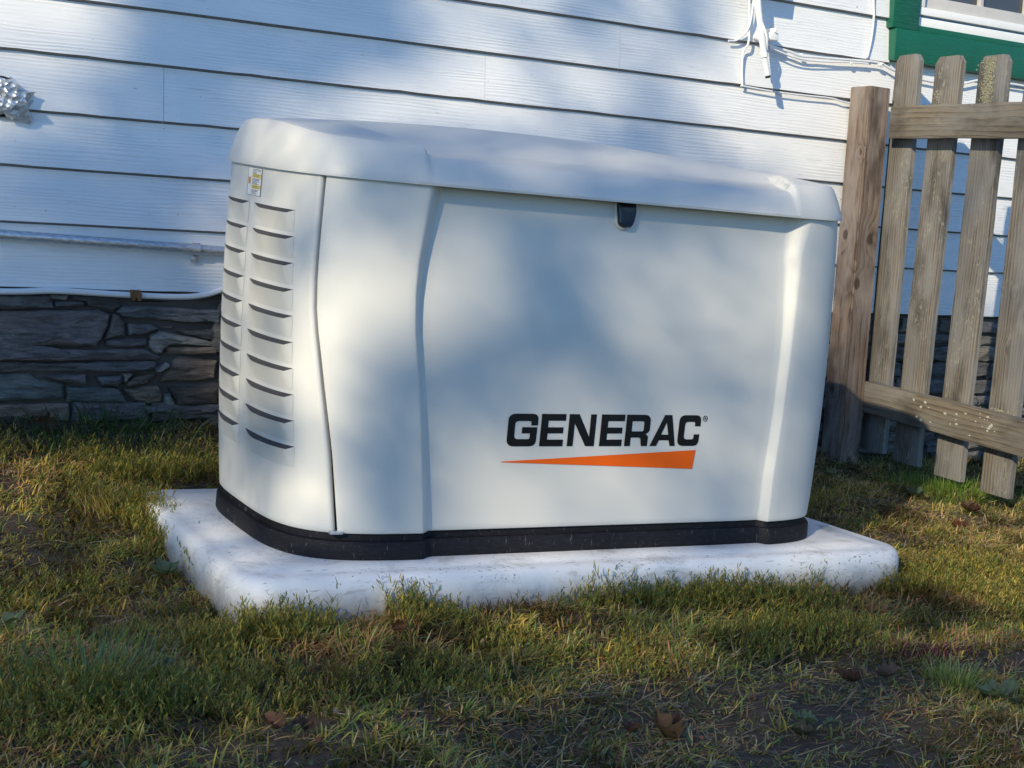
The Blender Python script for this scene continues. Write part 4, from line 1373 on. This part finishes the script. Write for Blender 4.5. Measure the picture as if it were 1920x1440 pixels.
col = pick([OLIVE, YELLOW, MOSS, GREEN, BROWNB, RUST, DKGREEN, STRAW],
           [0.9 + 0 * xx, 1.4 * sstep(0.42, 0.60, z_[0]) + 2.4 * z_[5] * (1 - z_[6]) + 0.4, 0.8 + 0 * xx, 0.55 + 1.3 * sstep(0.48, 0.62, z_[1]) + 2.5 * z_[8],
            0.7 + 1.5 * sstep(0.52, 0.66, z_[2]) + 0.8 * z_[7] * (1 - z_[8]), 0.25 + 3.6 * sstep(0.53, 0.64, fbm(xx, yy, 5.5, 2, 91)), 2.6 * z_[6] + 0.15, 0.25 + 1.6 * z_[7] * (1 - z_[8])])
cl = fbm(xx, yy, 9.0, 3, 95)
col = col * (0.42 + 1.15 * sstep(0.32, 0.64, cl))[:, None]
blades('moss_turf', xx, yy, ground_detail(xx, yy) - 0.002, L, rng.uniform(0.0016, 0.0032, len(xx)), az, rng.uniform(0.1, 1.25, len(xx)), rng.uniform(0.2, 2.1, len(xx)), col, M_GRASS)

# fine sprigs branching off taller moss stems near the pad (feather outline)
n_f = 7000
x, y = scatter(n_f, lo=(-0.75, -0.50), hi=(1.7, 1.0), dens=lambda a, b: np.clip(in_pad(a, b, 0.10) * 0.85 + 0.22 + 0.3 * zones(a, b)[3], 0, 1) * sstep(0.40, 0.56, fbm(a, b, 8, 2, 73)))
H = rng.uniform(0.018, 0.046, n_f) * (0.7 + 0.7 * fbm(x, y, 13, 2, 74)) * (1 + 0.55 * in_pad(x, y, 0.06) * sstep(0.42, 0.6, fbm(x, y * 0, 7, 2, 78)))
lean_x, lean_y = rng.normal(0, 0.35, n_f), rng.normal(0, 0.35, n_f)
K = 12
f = np.tile(np.linspace(0.12, 1.0, K), n_f)
rep = lambda a: np.repeat(a, K)
fx, fy = rep(x) + rep(lean_x * H) * f, rep(y) + rep(lean_y * H) * f
fz = rep(ground_detail(x, y)) + rep(H) * f
az = rng.uniform(0, 6.283, n_f * K)
L = rep(H) * (0.44 - 0.26 * f) * rng.uniform(0.7, 1.3, n_f * K)
sc = zones(fx, fy)
col = pick([OLIVE, YELLOW, MOSS, GREEN], [0.8 + 0 * fx, 0.9 + 0 * fx, 0.7 + 0 * fx, 0.6 + 0 * fx])
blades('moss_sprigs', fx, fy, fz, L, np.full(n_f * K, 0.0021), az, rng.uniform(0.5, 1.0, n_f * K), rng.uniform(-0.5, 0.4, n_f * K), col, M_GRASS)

# longer grass blades
n_g = 30000
x, y = scatter(n_g, dens=lambda a, b: (1 - 0.9 * bare(a, b)) * np.clip(0.10 + 0.75 * zones(a, b)[9] + 0.8 * zones(a, b)[8] + 0.40 * zones(a, b)[6] + 0.45 * sstep(0.50, 0.66, fbm(a, b, 5.0, 2, 75)) + 0.25 * zones(a, b)[4], 0, 1))
z_ = zones(x, y)
tuft = fbm(x, y, 14.0, 2, 76)
L = rng.uniform(0.016, 0.040, n_g) * (0.6 + 0.9 * tuft) * (1 + 0.45 * z_[6] + 0.5 * z_[9] + 0.25 * z_[8])
flat = rng.random(n_g) < (0.55 + 0.3 * z_[4])
lean = np.where(flat, rng.uniform(0.9, 1.5, n_g), rng.uniform(0.2, 1.0, n_g))
col = pick([GREEN, BLUEG, DKGREEN, OLIVE, STRAW, (0.15, 0.165, 0.07)],
           [0.7 + 3 * z_[8], 0.35 + 3.0 * z_[9] + 0.7 * z_[4], 0.15 + 3.0 * z_[6], 0.5 + 0 * x, 0.30 + 0.8 * z_[7] * (1 - z_[8]) + 0.5 * z_[4], 0.25 + 0.4 * z_[4]])
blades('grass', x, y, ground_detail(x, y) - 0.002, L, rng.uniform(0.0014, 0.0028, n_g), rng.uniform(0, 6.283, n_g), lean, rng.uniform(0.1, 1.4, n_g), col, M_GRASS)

# dead grass and clippings lying on the soil
n_s = 30000
x, y = scatter(n_s, dens=lambda a, b: np.clip(0.16 + 0.75 * zones(a, b)[4] + 0.75 * zones(a, b)[7] * (1 - zones(a, b)[8]) + 0.5 * sstep(0.5, 0.65, fbm(a, b, 4.2, 2, 77)), 0, 1))
z_ = zones(x, y)
L = rng.uniform(0.008, 0.042, n_s) * np.where(rng.random(n_s) < 0.06, 1.8, 1)
col = pick([STRAW, BROWNB, (0.17, 0.14, 0.085), (0.10, 0.10, 0.06), RUST], [0.42 + 0.9 * z_[7], 0.8 + 0 * x, 0.7 + 0 * x, 0.55 + 0.3 * z_[4], 0.25 + 0 * x])
blades('dead_grass', x, y, ground_detail(x, y) + rng.uniform(0.0015, 0.010, n_s), L, rng.uniform(0.0010, 0.0024, n_s), rng.uniform(0, 6.283, n_s), rng.uniform(1.1, 1.6, n_s), rng.uniform(-0.3, 0.5, n_s), col, M_STRAW)

# scraps of small leaf litter and clover between the blades
n_l = 5200
x, y = scatter(n_l, dens=lambda a, b: np.clip(0.3 + 0.5 * zones(a, b)[4] + 0.5 * zones(a, b)[6] + 0.6 * zones(a, b)[8], 0, 1))
z_ = zones(x, y)
col = pick([(0.10, 0.06, 0.035), (0.075, 0.10, 0.045), (0.05, 0.08, 0.035), (0.17, 0.13, 0.08), (0.12, 0.05, 0.03)], [0.8 + 0 * x, 0.6 + z_[8], 0.6 + z_[8], 0.4 + 0 * x, 0.35 + 0 * x])
blades('leaf_litter', x, y, ground_detail(x, y) + rng.uniform(0.003, 0.014, n_l), rng.uniform(0.006, 0.014, n_l), rng.uniform(0.003, 0.008, n_l), rng.uniform(0, 6.283, n_l), rng.uniform(0.9, 1.8, n_l), rng.uniform(-0.6, 0.6, n_l), col, M_LEAF)

# a small plum-red patch of creeping plant at the right
n_p = 900
px_, py_ = 0.854 + rng.normal(0, 0.045, n_p), -0.535 + rng.normal(0, 0.022, n_p)
col = pick([PLUM, (0.04, 0.018, 0.022), OLIVE], [2 + 0 * px_, 1 + 0 * px_, 0.3 + 0 * px_])
blades('plum_moss', px_, py_, ground_detail(px_, py_), rng.uniform(0.010, 0.024, n_p), rng.uniform(0.0014, 0.0026, n_p), rng.uniform(0, 6.283, n_p), rng.uniform(0.0, 0.9, n_p), rng.uniform(0.2, 1.0, n_p), col, M_GRASS)

# clumps of tall blades seen on their own
def clump_of(name, cx, cy, rad, n, l0, l1, cols, label, cat):
    x = cx + np.clip(rng.normal(0, rad, n), -1.6 * rad, 1.6 * rad); y = cy + np.clip(rng.normal(0, rad, n), -1.6 * rad, 1.6 * rad)
    k = ~in_pad(x, y) & (y < 1.165)
    x, y = x[k], y[k]; n = len(x)
    out = np.arctan2(y - cy, x - cx) + rng.normal(0, 0.7, n)
    col = pick(cols, [1 + 0 * x for _ in cols])
    o = blades(name, x, y, ground_detail(x, y) - 0.002, rng.uniform(l0, l1, n), rng.uniform(0.0014, 0.0026, n), out, rng.uniform(0.05, 0.55, n), rng.uniform(0.2, 1.1, n), col, M_GRASS)
    del o['kind']
    return setp(o, label, cat)
clump_of('grass_tuft', 0.745, -0.70, 0.022, 190, 0.035, 0.075, [GREEN, (0.12, 0.16, 0.05), (0.17, 0.19, 0.07)], 'pale green grass tuft standing alone on the bare soil at the lower right', 'grass tuft')
clump_of('grass_tuft', -0.30, 0.66, 0.045, 420, 0.03, 0.06, [YELLOW, STRAW, OLIVE], 'straw yellow grass tuft on the lawn left of the pad near the stone wall', 'grass tuft')
clump_of('grass_tuft', 2.17, 0.67, 0.085, 900, 0.03, 0.075, [(0.07, 0.13, 0.02), GREEN, (0.11, 0.17, 0.03)], 'bright green grass growing at the foot of the pickets', 'grass tuft')
clump_of('grass_tuft', -0.58, -0.29, 0.07, 360, 0.05, 0.10, [BLUEG, (0.075, 0.11, 0.06), GREEN], 'long bluish green grass tuft at the lower left of the lawn', 'grass tuft')
clump_of('grass_tuft', -0.22, 1.12, 0.10, 260, 0.06, 0.14, [DKGREEN, (0.03, 0.07, 0.03)], 'long dark green grass leaning against the foundation stones', 'grass tuft')

# ---- broad-leaved weeds and fallen leaves
def leaf_mesh(name, size, lobes, cup, col, seed):
    r_ = random.Random(seed)
    outline = []
    m = 22
    for i in range(m + 1):
        t = i / m
        w = math.sin(math.pi * t ** 0.8) * 0.36
        if lobes: w *= 0.62 + 0.52 * abs(math.sin(t * math.pi * lobes)) * r_.uniform(0.8, 1.15)
        outline.append((t, max(w, 0.012)))
    V, F = [], []
    tw = r_.uniform(-0.5, 0.5)
    for t, w in outline:
        bend = cup * (t - 0.45) ** 2
        for s in (-1, -0.5, 0, 0.5, 1):
            V.append(((t - 0.5) * size, s * w * size, (bend + abs(s) * w * cup * 0.9 + 0.06 * math.sin(t * 9 + s * 3 + seed) * abs(s) + tw * s * w * (t - 0.4)) * size))
    for i in range(m):
        for k in range(4):
            F.append((i * 5 + k, i * 5 + k + 1, (i + 1) * 5 + k + 1, (i + 1) * 5 + k))
    me = bpy.data.meshes.new(name)
    me.from_pydata(V, [], F)
    me.polygons.foreach_set('use_smooth', [True] * len(F))
    ca = me.color_attributes.new('Col', 'FLOAT_COLOR', 'POINT')
    arr = []
    for i, (t, w) in enumerate(outline):
        for s in (-1, -0.5, 0, 0.5, 1):
            k = (1.25 if s == 0 else 1.0) * r_.uniform(0.8, 1.15)
            arr += [c * k for c in col] + [1]
    ca.data.foreach_set('color', arr)
    return me
fallen = [(0.128, -0.735, 0.085, RUST, 'curled red brown fallen leaf on bare soil at the bottom edge'),
          (0.160, -0.705, 0.070, (0.12, 0.055, 0.035), 'darker red brown leaf lying just behind the curled one at the bottom edge'),
          (0.100, -0.700, 0.055, (0.13, 0.07, 0.04), 'small brown leaf fragment left of the curled leaf at the bottom edge'),
          (-0.385, -0.548, 0.060, (0.17, 0.085, 0.05), 'torn pinkish brown leaf on bare soil in the lower left lawn'),
          (-0.345, -0.565, 0.050, (0.12, 0.06, 0.04), 'small dark brown leaf beside the torn leaf in the lower left lawn'),
          (-0.36, 1.10, 0.080, (0.13, 0.075, 0.055), 'brown fallen leaf standing against the dark foundation stones'),
          (0.585, -0.615, 0.070, (0.16, 0.085, 0.06), 'dull pink brown leaf flat on soil in front of the pad right corner'),
          (0.648, -0.640, 0.060, (0.19, 0.12, 0.085), 'pale tan brown leaf right of the dull pink one'),
          (1.800, 0.290, 0.075, (0.20, 0.085, 0.05), 'bright rust red leaf in the straw between pad and fence'),
          (2.00, 0.43, 0.085, (0.16, 0.085, 0.06), 'brown leaf in the grass shade near the pickets'),
          (-0.05, -0.215, 0.045, (0.20, 0.085, 0.04), 'small orange brown leaf stuck up against the front of the pad'),
          (0.34, -0.79, 0.055, (0.16, 0.13, 0.07), 'yellowish dead leaf in the grass at the bottom right'),
          (-0.215, -0.455, 0.050, (0.12, 0.08, 0.05), 'little brown leaf among the moss in front of the pad corner')]
for k, (x0, y0, s, c, lab) in enumerate(fallen):
    o = link_mesh('fallen_leaf', leaf_mesh('fallen_leaf', s * 0.72, 3.5, 1.3, tuple(q * 0.65 for q in c), k + 3), M_LEAF)
    up = 1.2 if 'standing' in lab or 'stuck' in lab else random.uniform(-0.35, 0.35)
    o.rotation_euler = (up, random.uniform(-0.3, 0.3), random.uniform(0, 6.28) if up < 1 else 0.2)
    o.location = (x0, y0, float(ground_detail(x0, y0)) + (0.009 if up < 1 else 0.024))
    setp(o, lab, 'leaf', 'fallen leaves on the lawn')
def weed(cx, cy, leaves, label):
    z = float(ground_detail(cx, cy))
    w = setp(empty('weed', (cx, cy, z)), label, 'weed', 'broad leaved weeds in the lawn')
    for (a, l, t, c, lob) in leaves:
        o = link_mesh('leaf', leaf_mesh('leaf', l * 0.75, lob, 0.7, c, int(a * 100)), M_LEAF, w)
        d = Vector((math.cos(a), math.sin(a), 0))
        o.rotation_euler = Matrix.Rotation(a, 4, 'Z').to_euler()
        o.rotation_euler.y = -t
        o.location = d * l * 0.45 + Vector((0, 0, 0.012 + math.sin(t) * l * 0.45))
    return w
LG, LG2 = (0.15, 0.19, 0.095), (0.12, 0.155, 0.085)
weed(0.375, -0.785, [(2.6, 0.062, 0.25, LG, 6), (5.6, 0.04, 0.3, LG2, 5)], 'serrated pale green weed leaf lying on soil at the bottom right')
weed(0.775, -0.775, [(2.9, 0.075, 0.3, LG, 2), (0.4, 0.06, 0.4, LG2, 2), (4.4, 0.055, 0.3, LG, 2), (1.6, 0.05, 0.5, LG2, 2)], 'flat green weed rosette at the right edge of the lawn')
weed(-0.305, 0.26, [(0.5, 0.045, 0.5, LG2, 0), (1.7, 0.05, 0.6, LG2, 0), (2.9, 0.045, 0.5, LG, 0), (4.1, 0.045, 0.4, LG2, 0), (5.3, 0.04, 0.5, LG, 0)], 'small grey green clover like weed beside the left edge of the pad')
weed(-0.66, -0.05, [(0.2, 0.06, 0.3, LG2, 0), (2.2, 0.07, 0.3, LG2, 0), (4.0, 0.06, 0.4, LG, 0)], 'dull green broad leaved weed at the left edge of the lawn')
weed(1.98, 0.62, [(0.4, 0.05, 0.5, (0.11, 0.145, 0.075), 0), (1.9, 0.045, 0.6, (0.11, 0.15, 0.075), 0), (3.2, 0.05, 0.4, (0.12, 0.15, 0.08), 0), (4.6, 0.045, 0.4, (0.11, 0.145, 0.075), 0)], 'dark green dock weed in the shade before the second picket')
weed(1.82, 0.80, [(0.9, 0.045, 0.5, (0.11, 0.145, 0.075), 0), (2.4, 0.04, 0.5, (0.11, 0.145, 0.075), 0), (3.9, 0.045, 0.4, (0.12, 0.15, 0.08), 0)], 'dark green weed in the shade at the foot of the brown post')
weed(-0.48, -0.275, [(0.3, 0.055, 0.2, (0.08, 0.115, 0.08), 0), (3.4, 0.05, 0.3, (0.07, 0.10, 0.07), 0)], 'grey green weed leaf among the long grass at the lower left')

# ================================================================ TREE whose branches dapple the light
E1 = np.array([0.551, -0.835, 0.0]); E1 /= np.linalg.norm(E1)
D = np.array(SUN_DIR)
E2 = np.cross(E1, D); E2 = -E2 if E2[2] < 0 else E2
CROWN = '''333333333333333333333333333333333333333333333333333333333333333333333333333333333333333333333333
333333333333333333333333333333333333333333333333333333333333333333333333333333333333333333333333
333333333333333333333333333333333333333333333333333333333333333333333333333333333333333333333333
333333333333333333333333333333333333333333333333333333333333333333333333333333333333333333333333
333333333333333333333333333333333333333333333333333333333333333333333333333333333333333333333333
333333333333333333333333333333333333333333333333333333333333333333333333333333333333333333333333
333333333333333333333333333333333333333333333333333333333333333333333333333333333333333333333333
333333333333333333333333333333333333333333333333333333333333333333333333333333333333333333333333
333333333333333333333333333333333333333333333333333333333333333333333333333333333333333333333333
333333333333333333333333333333333333333333333333333333333333333333333333333333333333333333333333
333333333333333333333333333333333333333333333333333333333333333333333333333333333333333333333333
333333333333333333333333333333333333333333333333222222333333333333333333333333333333333333333333
333333333333333333333333333333333333333333222222222222222233333333333333333333333333333333333333
333333333333333333333333333333333333333222222222222222222222233333333333333333333333333333333333
333333333333333333333333333333333333322222222222111111122222222333333333333333333333333333333333
333333333333333333333333333333333332222222111111111111111122222222222333333333333333333333333333
333333333333333333333333333333333322222111000111111111111110122222222222223333333333333333333333
333333333333333333334443333333332222211100000011122222111110012222222222222233333333333333333333
333333333333333334444444433333322221110000011122222222222211222100112222222223333333333333333333
333333333333333444444444443333222210000012233333211112222222221111111111112222333333333333333333
333333333333334444444444444333221110111223333332100011222222222111111100001122233333333333333333
333333333333334444445555544332111111223333333221111222222222222221111000000122222333333333333333
333333333333344444555565553321112223334443332111123321111222222222221000001112222233333333333333
333333333333344445566777765443322334444333211112343211111112222222222110001122222223333333333333
333333333333344455677998776555444433333321111245544333332111122222222221122232222223333333333333
333333333333344556888899999987544332222111134555544444443221222222222222234444322223333333333333
333333333333345766678999999998543222211112445444443444444445544333221122223454422223333333333333
333333333333345566799999999996554432222234443333333444455556554444321111123444432223333333333333
333333333333322358999999999766666543334544433334434433345555533444321111112333322223333333333333
333333333333210025999999887666665544544444444688633443334554223444332222222222222233333333333333
333333333332210000369998876655543234445554335999612455664431123333332333322332222233333333333333
333333333322210000003577655444300134455564113678401775788611233222233233333333332333333333333333
333333333322210000000013433444322221235532100146301897579864443332322223323333333333333333333333
333333333322210000000000002344433320034221111389202697766777655333222222233333333333333333333333
333333333322210000000000002344443320013233333799301455588545566544321223344433443333333333333333
333333333322210000000000002356654331345555555799800245579864445666522235687643344443333333333333
333333333322210000000000002469965444555566555689920045556776336689843368999865444444333333333333
333333333322210000000000002469765444555555555789970005555566229699864699999976555444433333333333
333333333322210000000000002456655444466655555447974002545555349599666899999987665544443333333333
333333333322210000000000023457655444566666665216997521223445469358667899999988786544443333333333
333333333332211100000000023469755543576666775115997641112233244226677899999998896544444333333333
333333333332221110000000023579765544677666763224476650013222126445777889999988976554444333333333
333333333333220111100000034579765556777666543334246750005432236447778889999988976554444333333333
333333333333321111110000034579765557776443333454236750005544435347788889999888976554444333333333
333333333333332211110000034579765556653223467754333541015656667358888888999888976554444333333333
333333333333444321100000034579755442222367987543312111024666668449998777898888976544444333333333
333333333444456532100000034579754431136787654443322104234666668549998767888888976544444333333333
333333334444568653200000054569654432355665544443332214233566669469998666788888975544444333333333
333333344444569865310000044457654432344444444433333223210156679559997667788888765544444333333333
333333344445579977520000044456544433344444444433333333450014589569997777788888765544443333333333
333333344445679988651000023345444433334444444333333334453200369669998777777788765544443333333333
333333444455679999763000012334444333333444433333333334533342037569998777777788655444443333333333
333333444455679999996000012334444333333333333333333344433446953359999777777788655444443333333333
333333444455679999999100012345443333333333333333333445333457999359998877777788655444443333333333
333333444455679999999500012345443333333333333333333444334458999999998877777777655444443333333333
333333444445679999999800003444433333333333333333333444334577999999998777777776554444433333333333
333333444445568999999900002644433333333333333333334445444578999999988777777786554444433333333333
333333344445567899999900000244333333333333333333334444444568999999888877777786554444433333333333
333333344444556789999710000024432233333333333333334444443468899999888778777886554444433333333333
333333334444455678999600000002773122333333333333334445444457788998888887887886554444433333333333
333333334444455567899610000000498311223333333333334444455556788888888888878876554444433333333333
333333333444444556678620000000069842122333333333334444455666678888888888788876554444433333333333
333333333344444455555410000000039996312233333333334444556778778888888888888876554444333333333333
333333333334444444444320000000006999962223333333334445566789888888888888888876544444333333333333
333333333333444444443321000000001799996222222333334445667799988888888888888975544444333333333333
333333333333334444433321000000000389999622112223334445667899988888888888888865544444333333333333
333333333333333333333322100000000247995541011222334455677899988777888888888975544444333333333333
333333333333333333333322210000001554680262001122334455777899998777788888888975544444333333333333
333333333333333333333332221000001464351695101310234456777899998777778888889765544444333333333333
333333333333333333333332222100001256444697312442134456777899999766777788889765544444333333333333
333333333333333333333333222211001245545476333346544555788899999766677777889765544443333333333333
333333333333333333333333322221101245665434335557986545688999999765667777789765444443333333333333
333333333333333333333333332222222245676213334788999864588999999866666677788655444443333333333333
333333333333333333333333333332233345675103434799999986678999999866666667778655444443333333333333
333333333333333333333333333333333345676203543599999998788999999877766666678655444443333333333333
333333333333333333333333333333333445676411552289999999888999999877776666677655444443333333333333
333333333333333333333333333333333444576431352069999999999999999877777766667654444433333333333333
333333333333333333333333333333333444455421242049999999999999999888877776666554444433333333333333
333333333333333333333333333333333344444421232029999999999999999988887777776554444433333333333333
333333333333333333333333333333333334443321233029999999999999999998888777776554444433333333333333
333333333333333333333333333333333333333322234349999999999999999999888887776554444433333333333333
333333333333333333333333333333333333333333335568999999999999999999998888886554444433333333333333
333333333333333333333333333333333333333333345678999999999999999999999888886554444433333333333333
333333333333333333333333333333333333333334445678999999999999999999999988887654444433333333333333
333333333333333333333333333333333333333334445688999999999999999999999999997655444433333333333333
333333333333333333333333333333333333333344445679999999999999999999999999997655444433333333333333
333333333333333333333333333333333333333344445567999999999999999999999999997655444433333333333333
333333333333333333333333333333333333333344444567899999999999999999999999987655444433333333333333
333333333333333333333333333333333333333334444556789999999999999999999999986654444433333333333333
333333333333333333333333333333333333333334444455678999999999999999999999986554444433333333333333
333333333333333333333333333333333333333334444455567889999999999999999999986554444433333333333333
333333333333333333333333333333333333333333444445556678999999999999999999986554444433333333333333
333333333333333333333333333333333333333333344444555667899999999999999999986554444433333333333333
333333333333333333333333333333333333333333344444455566789999999999999999986554444433333333333333
333333333333333333333333333333333333333333334444445556678999999999999999986554444433333333333333
333333333333333333333333333333333333333333333444444455667899999999999999976554444433333333333333
333333333333333333333333333333333333333333333344444445566789999999999999876554444433333333333333
333333333333333333333333333333333333333333333334444444556678999999999999866554444333333333333333
333333333333333333333333333333333333333333333333444444455667899999999999866554444333333333333333
333333333333333333333333333333333333333333333333344444445556789999999999865544444333333333333333
333333333333333333333333333333333333333333333333334444444555678899999999865544444333333333333333
333333333333333333333333333333333333333333333333333444444455566789999999865544444333333333333333
333333333333333333333333333333333333333333333333333344444445556678999999865544444333333333333333
333333333333333333333333333333333333333333333333333334444444555667899999765544443333333333333333
333333333333333333333333333333333333333333333333333333444444455566789999765544443333333333333333
333333333333333333333333333333333333333333333333333333344444444555678999765444443333333333333333
333333333333333333333333333333333333333333333333333333333444444455567898655444443333333333333333
333333333333333333333333333333333333333333333333333333333344444445556676554444433333333333333333
333333333333333333333333333333333333333333333333333333333334444444455555544444333333333333333333
333333333333333333333333333333333333333333333333333333333333444444444555444444333333333333333333
333333333333333333333333333333333333333333333333333333333333334444444444444443333333333333333333
333333333333333333333333333333333333333333333333333333333333333444444444444433333333333333333333
333333333333333333333333333333333333333333333333333333333333333334444444443333333333333333333333
333333333333333333333333333333333333333333333333333333333333333333334443333333333333333333333333
333333333333333333333333333333333333333333333333333333333333333333333333333333333333333333333333
333333333333333333333333333333333333333333333333333333333333333333333333333333333333333333333333
333333333333333333333333333333333333333333333333333333333333333333333333333333333333333333333333
333333333333333333333333333333333333333333333333333333333333333333333333333333333333333333333333
333333333333333333333333333333333333333333333333333333333333333333333333333333333333333333333333
333333333333333333333333333333333333333333333333333333333333333333333333333333333333333333333333
333333333333333333333333333333333333333333333333333333333333333333333333333333333333333333333333'''.split('\n')
I0, J0, CS = -49, -28, 0.04
lp_, cov_ = [], []
A_LEAF = 0.00056
for j, row in enumerate(CROWN):
    for i, ch in enumerate(row):
        T = int(ch) / 9.0
        cov = -math.log(max(T, 0.02))
        if T > 0.97: cov = 0.0
        n = rng.poisson(cov * CS * CS / A_LEAF)
        for _ in range(n):
            u, v = (I0 + i + rng.random() - 0.5) * CS, (J0 + j + rng.random() - 0.5) * CS
            lp_.append((u, v))
lp_ = np.array(lp_)
dep_ = 12.0 + 2.2 * rng.random(len(lp_))
C = lp_[:, :1] * E1 + lp_[:, 1:] * E2 - dep_[:, None] * D
# the rest of the crown, beyond the part whose shade falls here
ex = rng.normal(0, 1, (9000, 3)) * np.array([1.7, 2.0, 1.5]) + np.array([-11.0, -7.2, 7.6])
eu, ev = ex @ E1, ex @ E2
inside = (eu > (I0) * CS) & (eu < (I0 + len(CROWN[0])) * CS) & (ev > J0 * CS) & (ev < (J0 + len(CROWN)) * CS)
ex = ex[(~inside) & (ex[:, 2] > 3.5)]
C = np.vstack([C, ex])
n = len(C)
a = rng.normal(0, 1, (n, 3)); a /= np.linalg.norm(a, axis=1, keepdims=True)
b = np.cross(a, rng.normal(0, 1, (n, 3))); b /= np.linalg.norm(b, axis=1, keepdims=True)
ls = rng.uniform(0.026, 0.040, n)[:, None]
V = np.stack([C - a * ls, C + b * ls * 0.55, C + a * ls, C - b * ls * 0.55], 1).reshape(-1, 3)
F = np.arange(n * 4).reshape(-1, 4)
tree = setp(empty('shade_tree', (-11.0, -7.6, -0.2)), 'leafy garden tree standing across the lawn from the generator and shading it', 'tree')
TO = Vector((-11.0, -7.6, -0.2))
me = bpy.data.meshes.new('crown')
me.vertices.add(n * 4); me.vertices.foreach_set('co', (V - np.array(TO)).ravel())
me.loops.add(n * 4); me.loops.foreach_set('vertex_index', F.ravel().astype(np.int32))
me.polygons.add(n); me.polygons.foreach_set('loop_start', (np.arange(n) * 4).astype(np.int32))
me.update(calc_edges=True)
ca = me.color_attributes.new('Col', 'FLOAT_COLOR', 'POINT')
cc = pick([(0.09, 0.085, 0.02), (0.14, 0.085, 0.02), (0.06, 0.075, 0.02)], [np.ones(n)] * 3)
ca.data.foreach_set('color', np.concatenate([np.repeat(cc, 4, 0), np.ones((n * 4, 1))], 1).ravel())
crown = link_mesh('crown', me, M_LEAF, tree)
crown['kind'] = 'stuff'
mb = MB()
mb.tube(spline([(0, 0, 0), (0.05, 0.0, 1.2), (0.02, 0.05, 2.6), (0.06, 0.03, 4.0), (0.02, 0.05, 5.0), (0.0, 0.0, 5.6)], 4), [0.17 - 0.0055 * i for i in range(21)], 14)
mb.build('trunk', M_BARK, tree)
def crown_pt(u, v, L):
    return Vector(u * E1 + v * E2 - L * D) - TO
limbs = [[(0.28, -0.90, 13.2), (-0.6, -0.85, 13.4), (-1.55, -0.30, 13.7), (-1.50, 0.60, 14.0), (-1.02, 1.15, 14.3)],
         [(0.28, -1.00, 13.2), (-0.8, -0.95, 13.0), (-1.9, 0.4, 13.1), (-2.0, 2.0, 13.4)],
         [(0.28, -0.85, 13.2), (1.2, -0.80, 13.0), (2.3, -0.2, 12.8), (2.7, 1.2, 12.8)],
         [(0.28, -1.05, 13.2), (0.9, -1.0, 14.0), (1.9, -0.7, 15.0), (2.9, 0.3, 15.6)],
         [(0.28, -1.10, 13.2), (-0.5, -1.0, 12.4), (-1.8, -0.3, 11.8), (-2.4, 1.0, 11.6)],
         [(0.28, -0.80, 13.2), (1.5, -0.9, 13.6), (2.5, 0.5, 13.4), (2.2, 2.4, 13.2), (0.9, 3.1, 13.0)],
         [(0.28, -0.95, 13.2), (-1.1, -0.9, 12.8), (-2.1, 1.0, 12.6), (-1.6, 2.6, 12.9), (-0.4, 3.2, 13.2)]]
for k, pl in enumerate(limbs):
    P = spline([crown_pt(*q) for q in pl], 6)
    mb = MB()
    mb.tube(P, [0.050 * (1 - i / len(P)) + 0.007 for i in range(len(P))], 8)
    for q in range(8):
        t = P[min(5 + 2 * q, len(P) - 1)]
        d = (Vector(E1) * random.gauss(0, 0.6) + Vector(D) * random.gauss(0, 1) + Vector(E2) * random.gauss(0, .4)).normalized()
        mb.tube([t, t + d * 0.25, t + d * 0.5 + Vector((0, 0, 0.08))], [0.011, 0.007, 0.003], 5)
    mb.build('limb', M_BARK, tree)
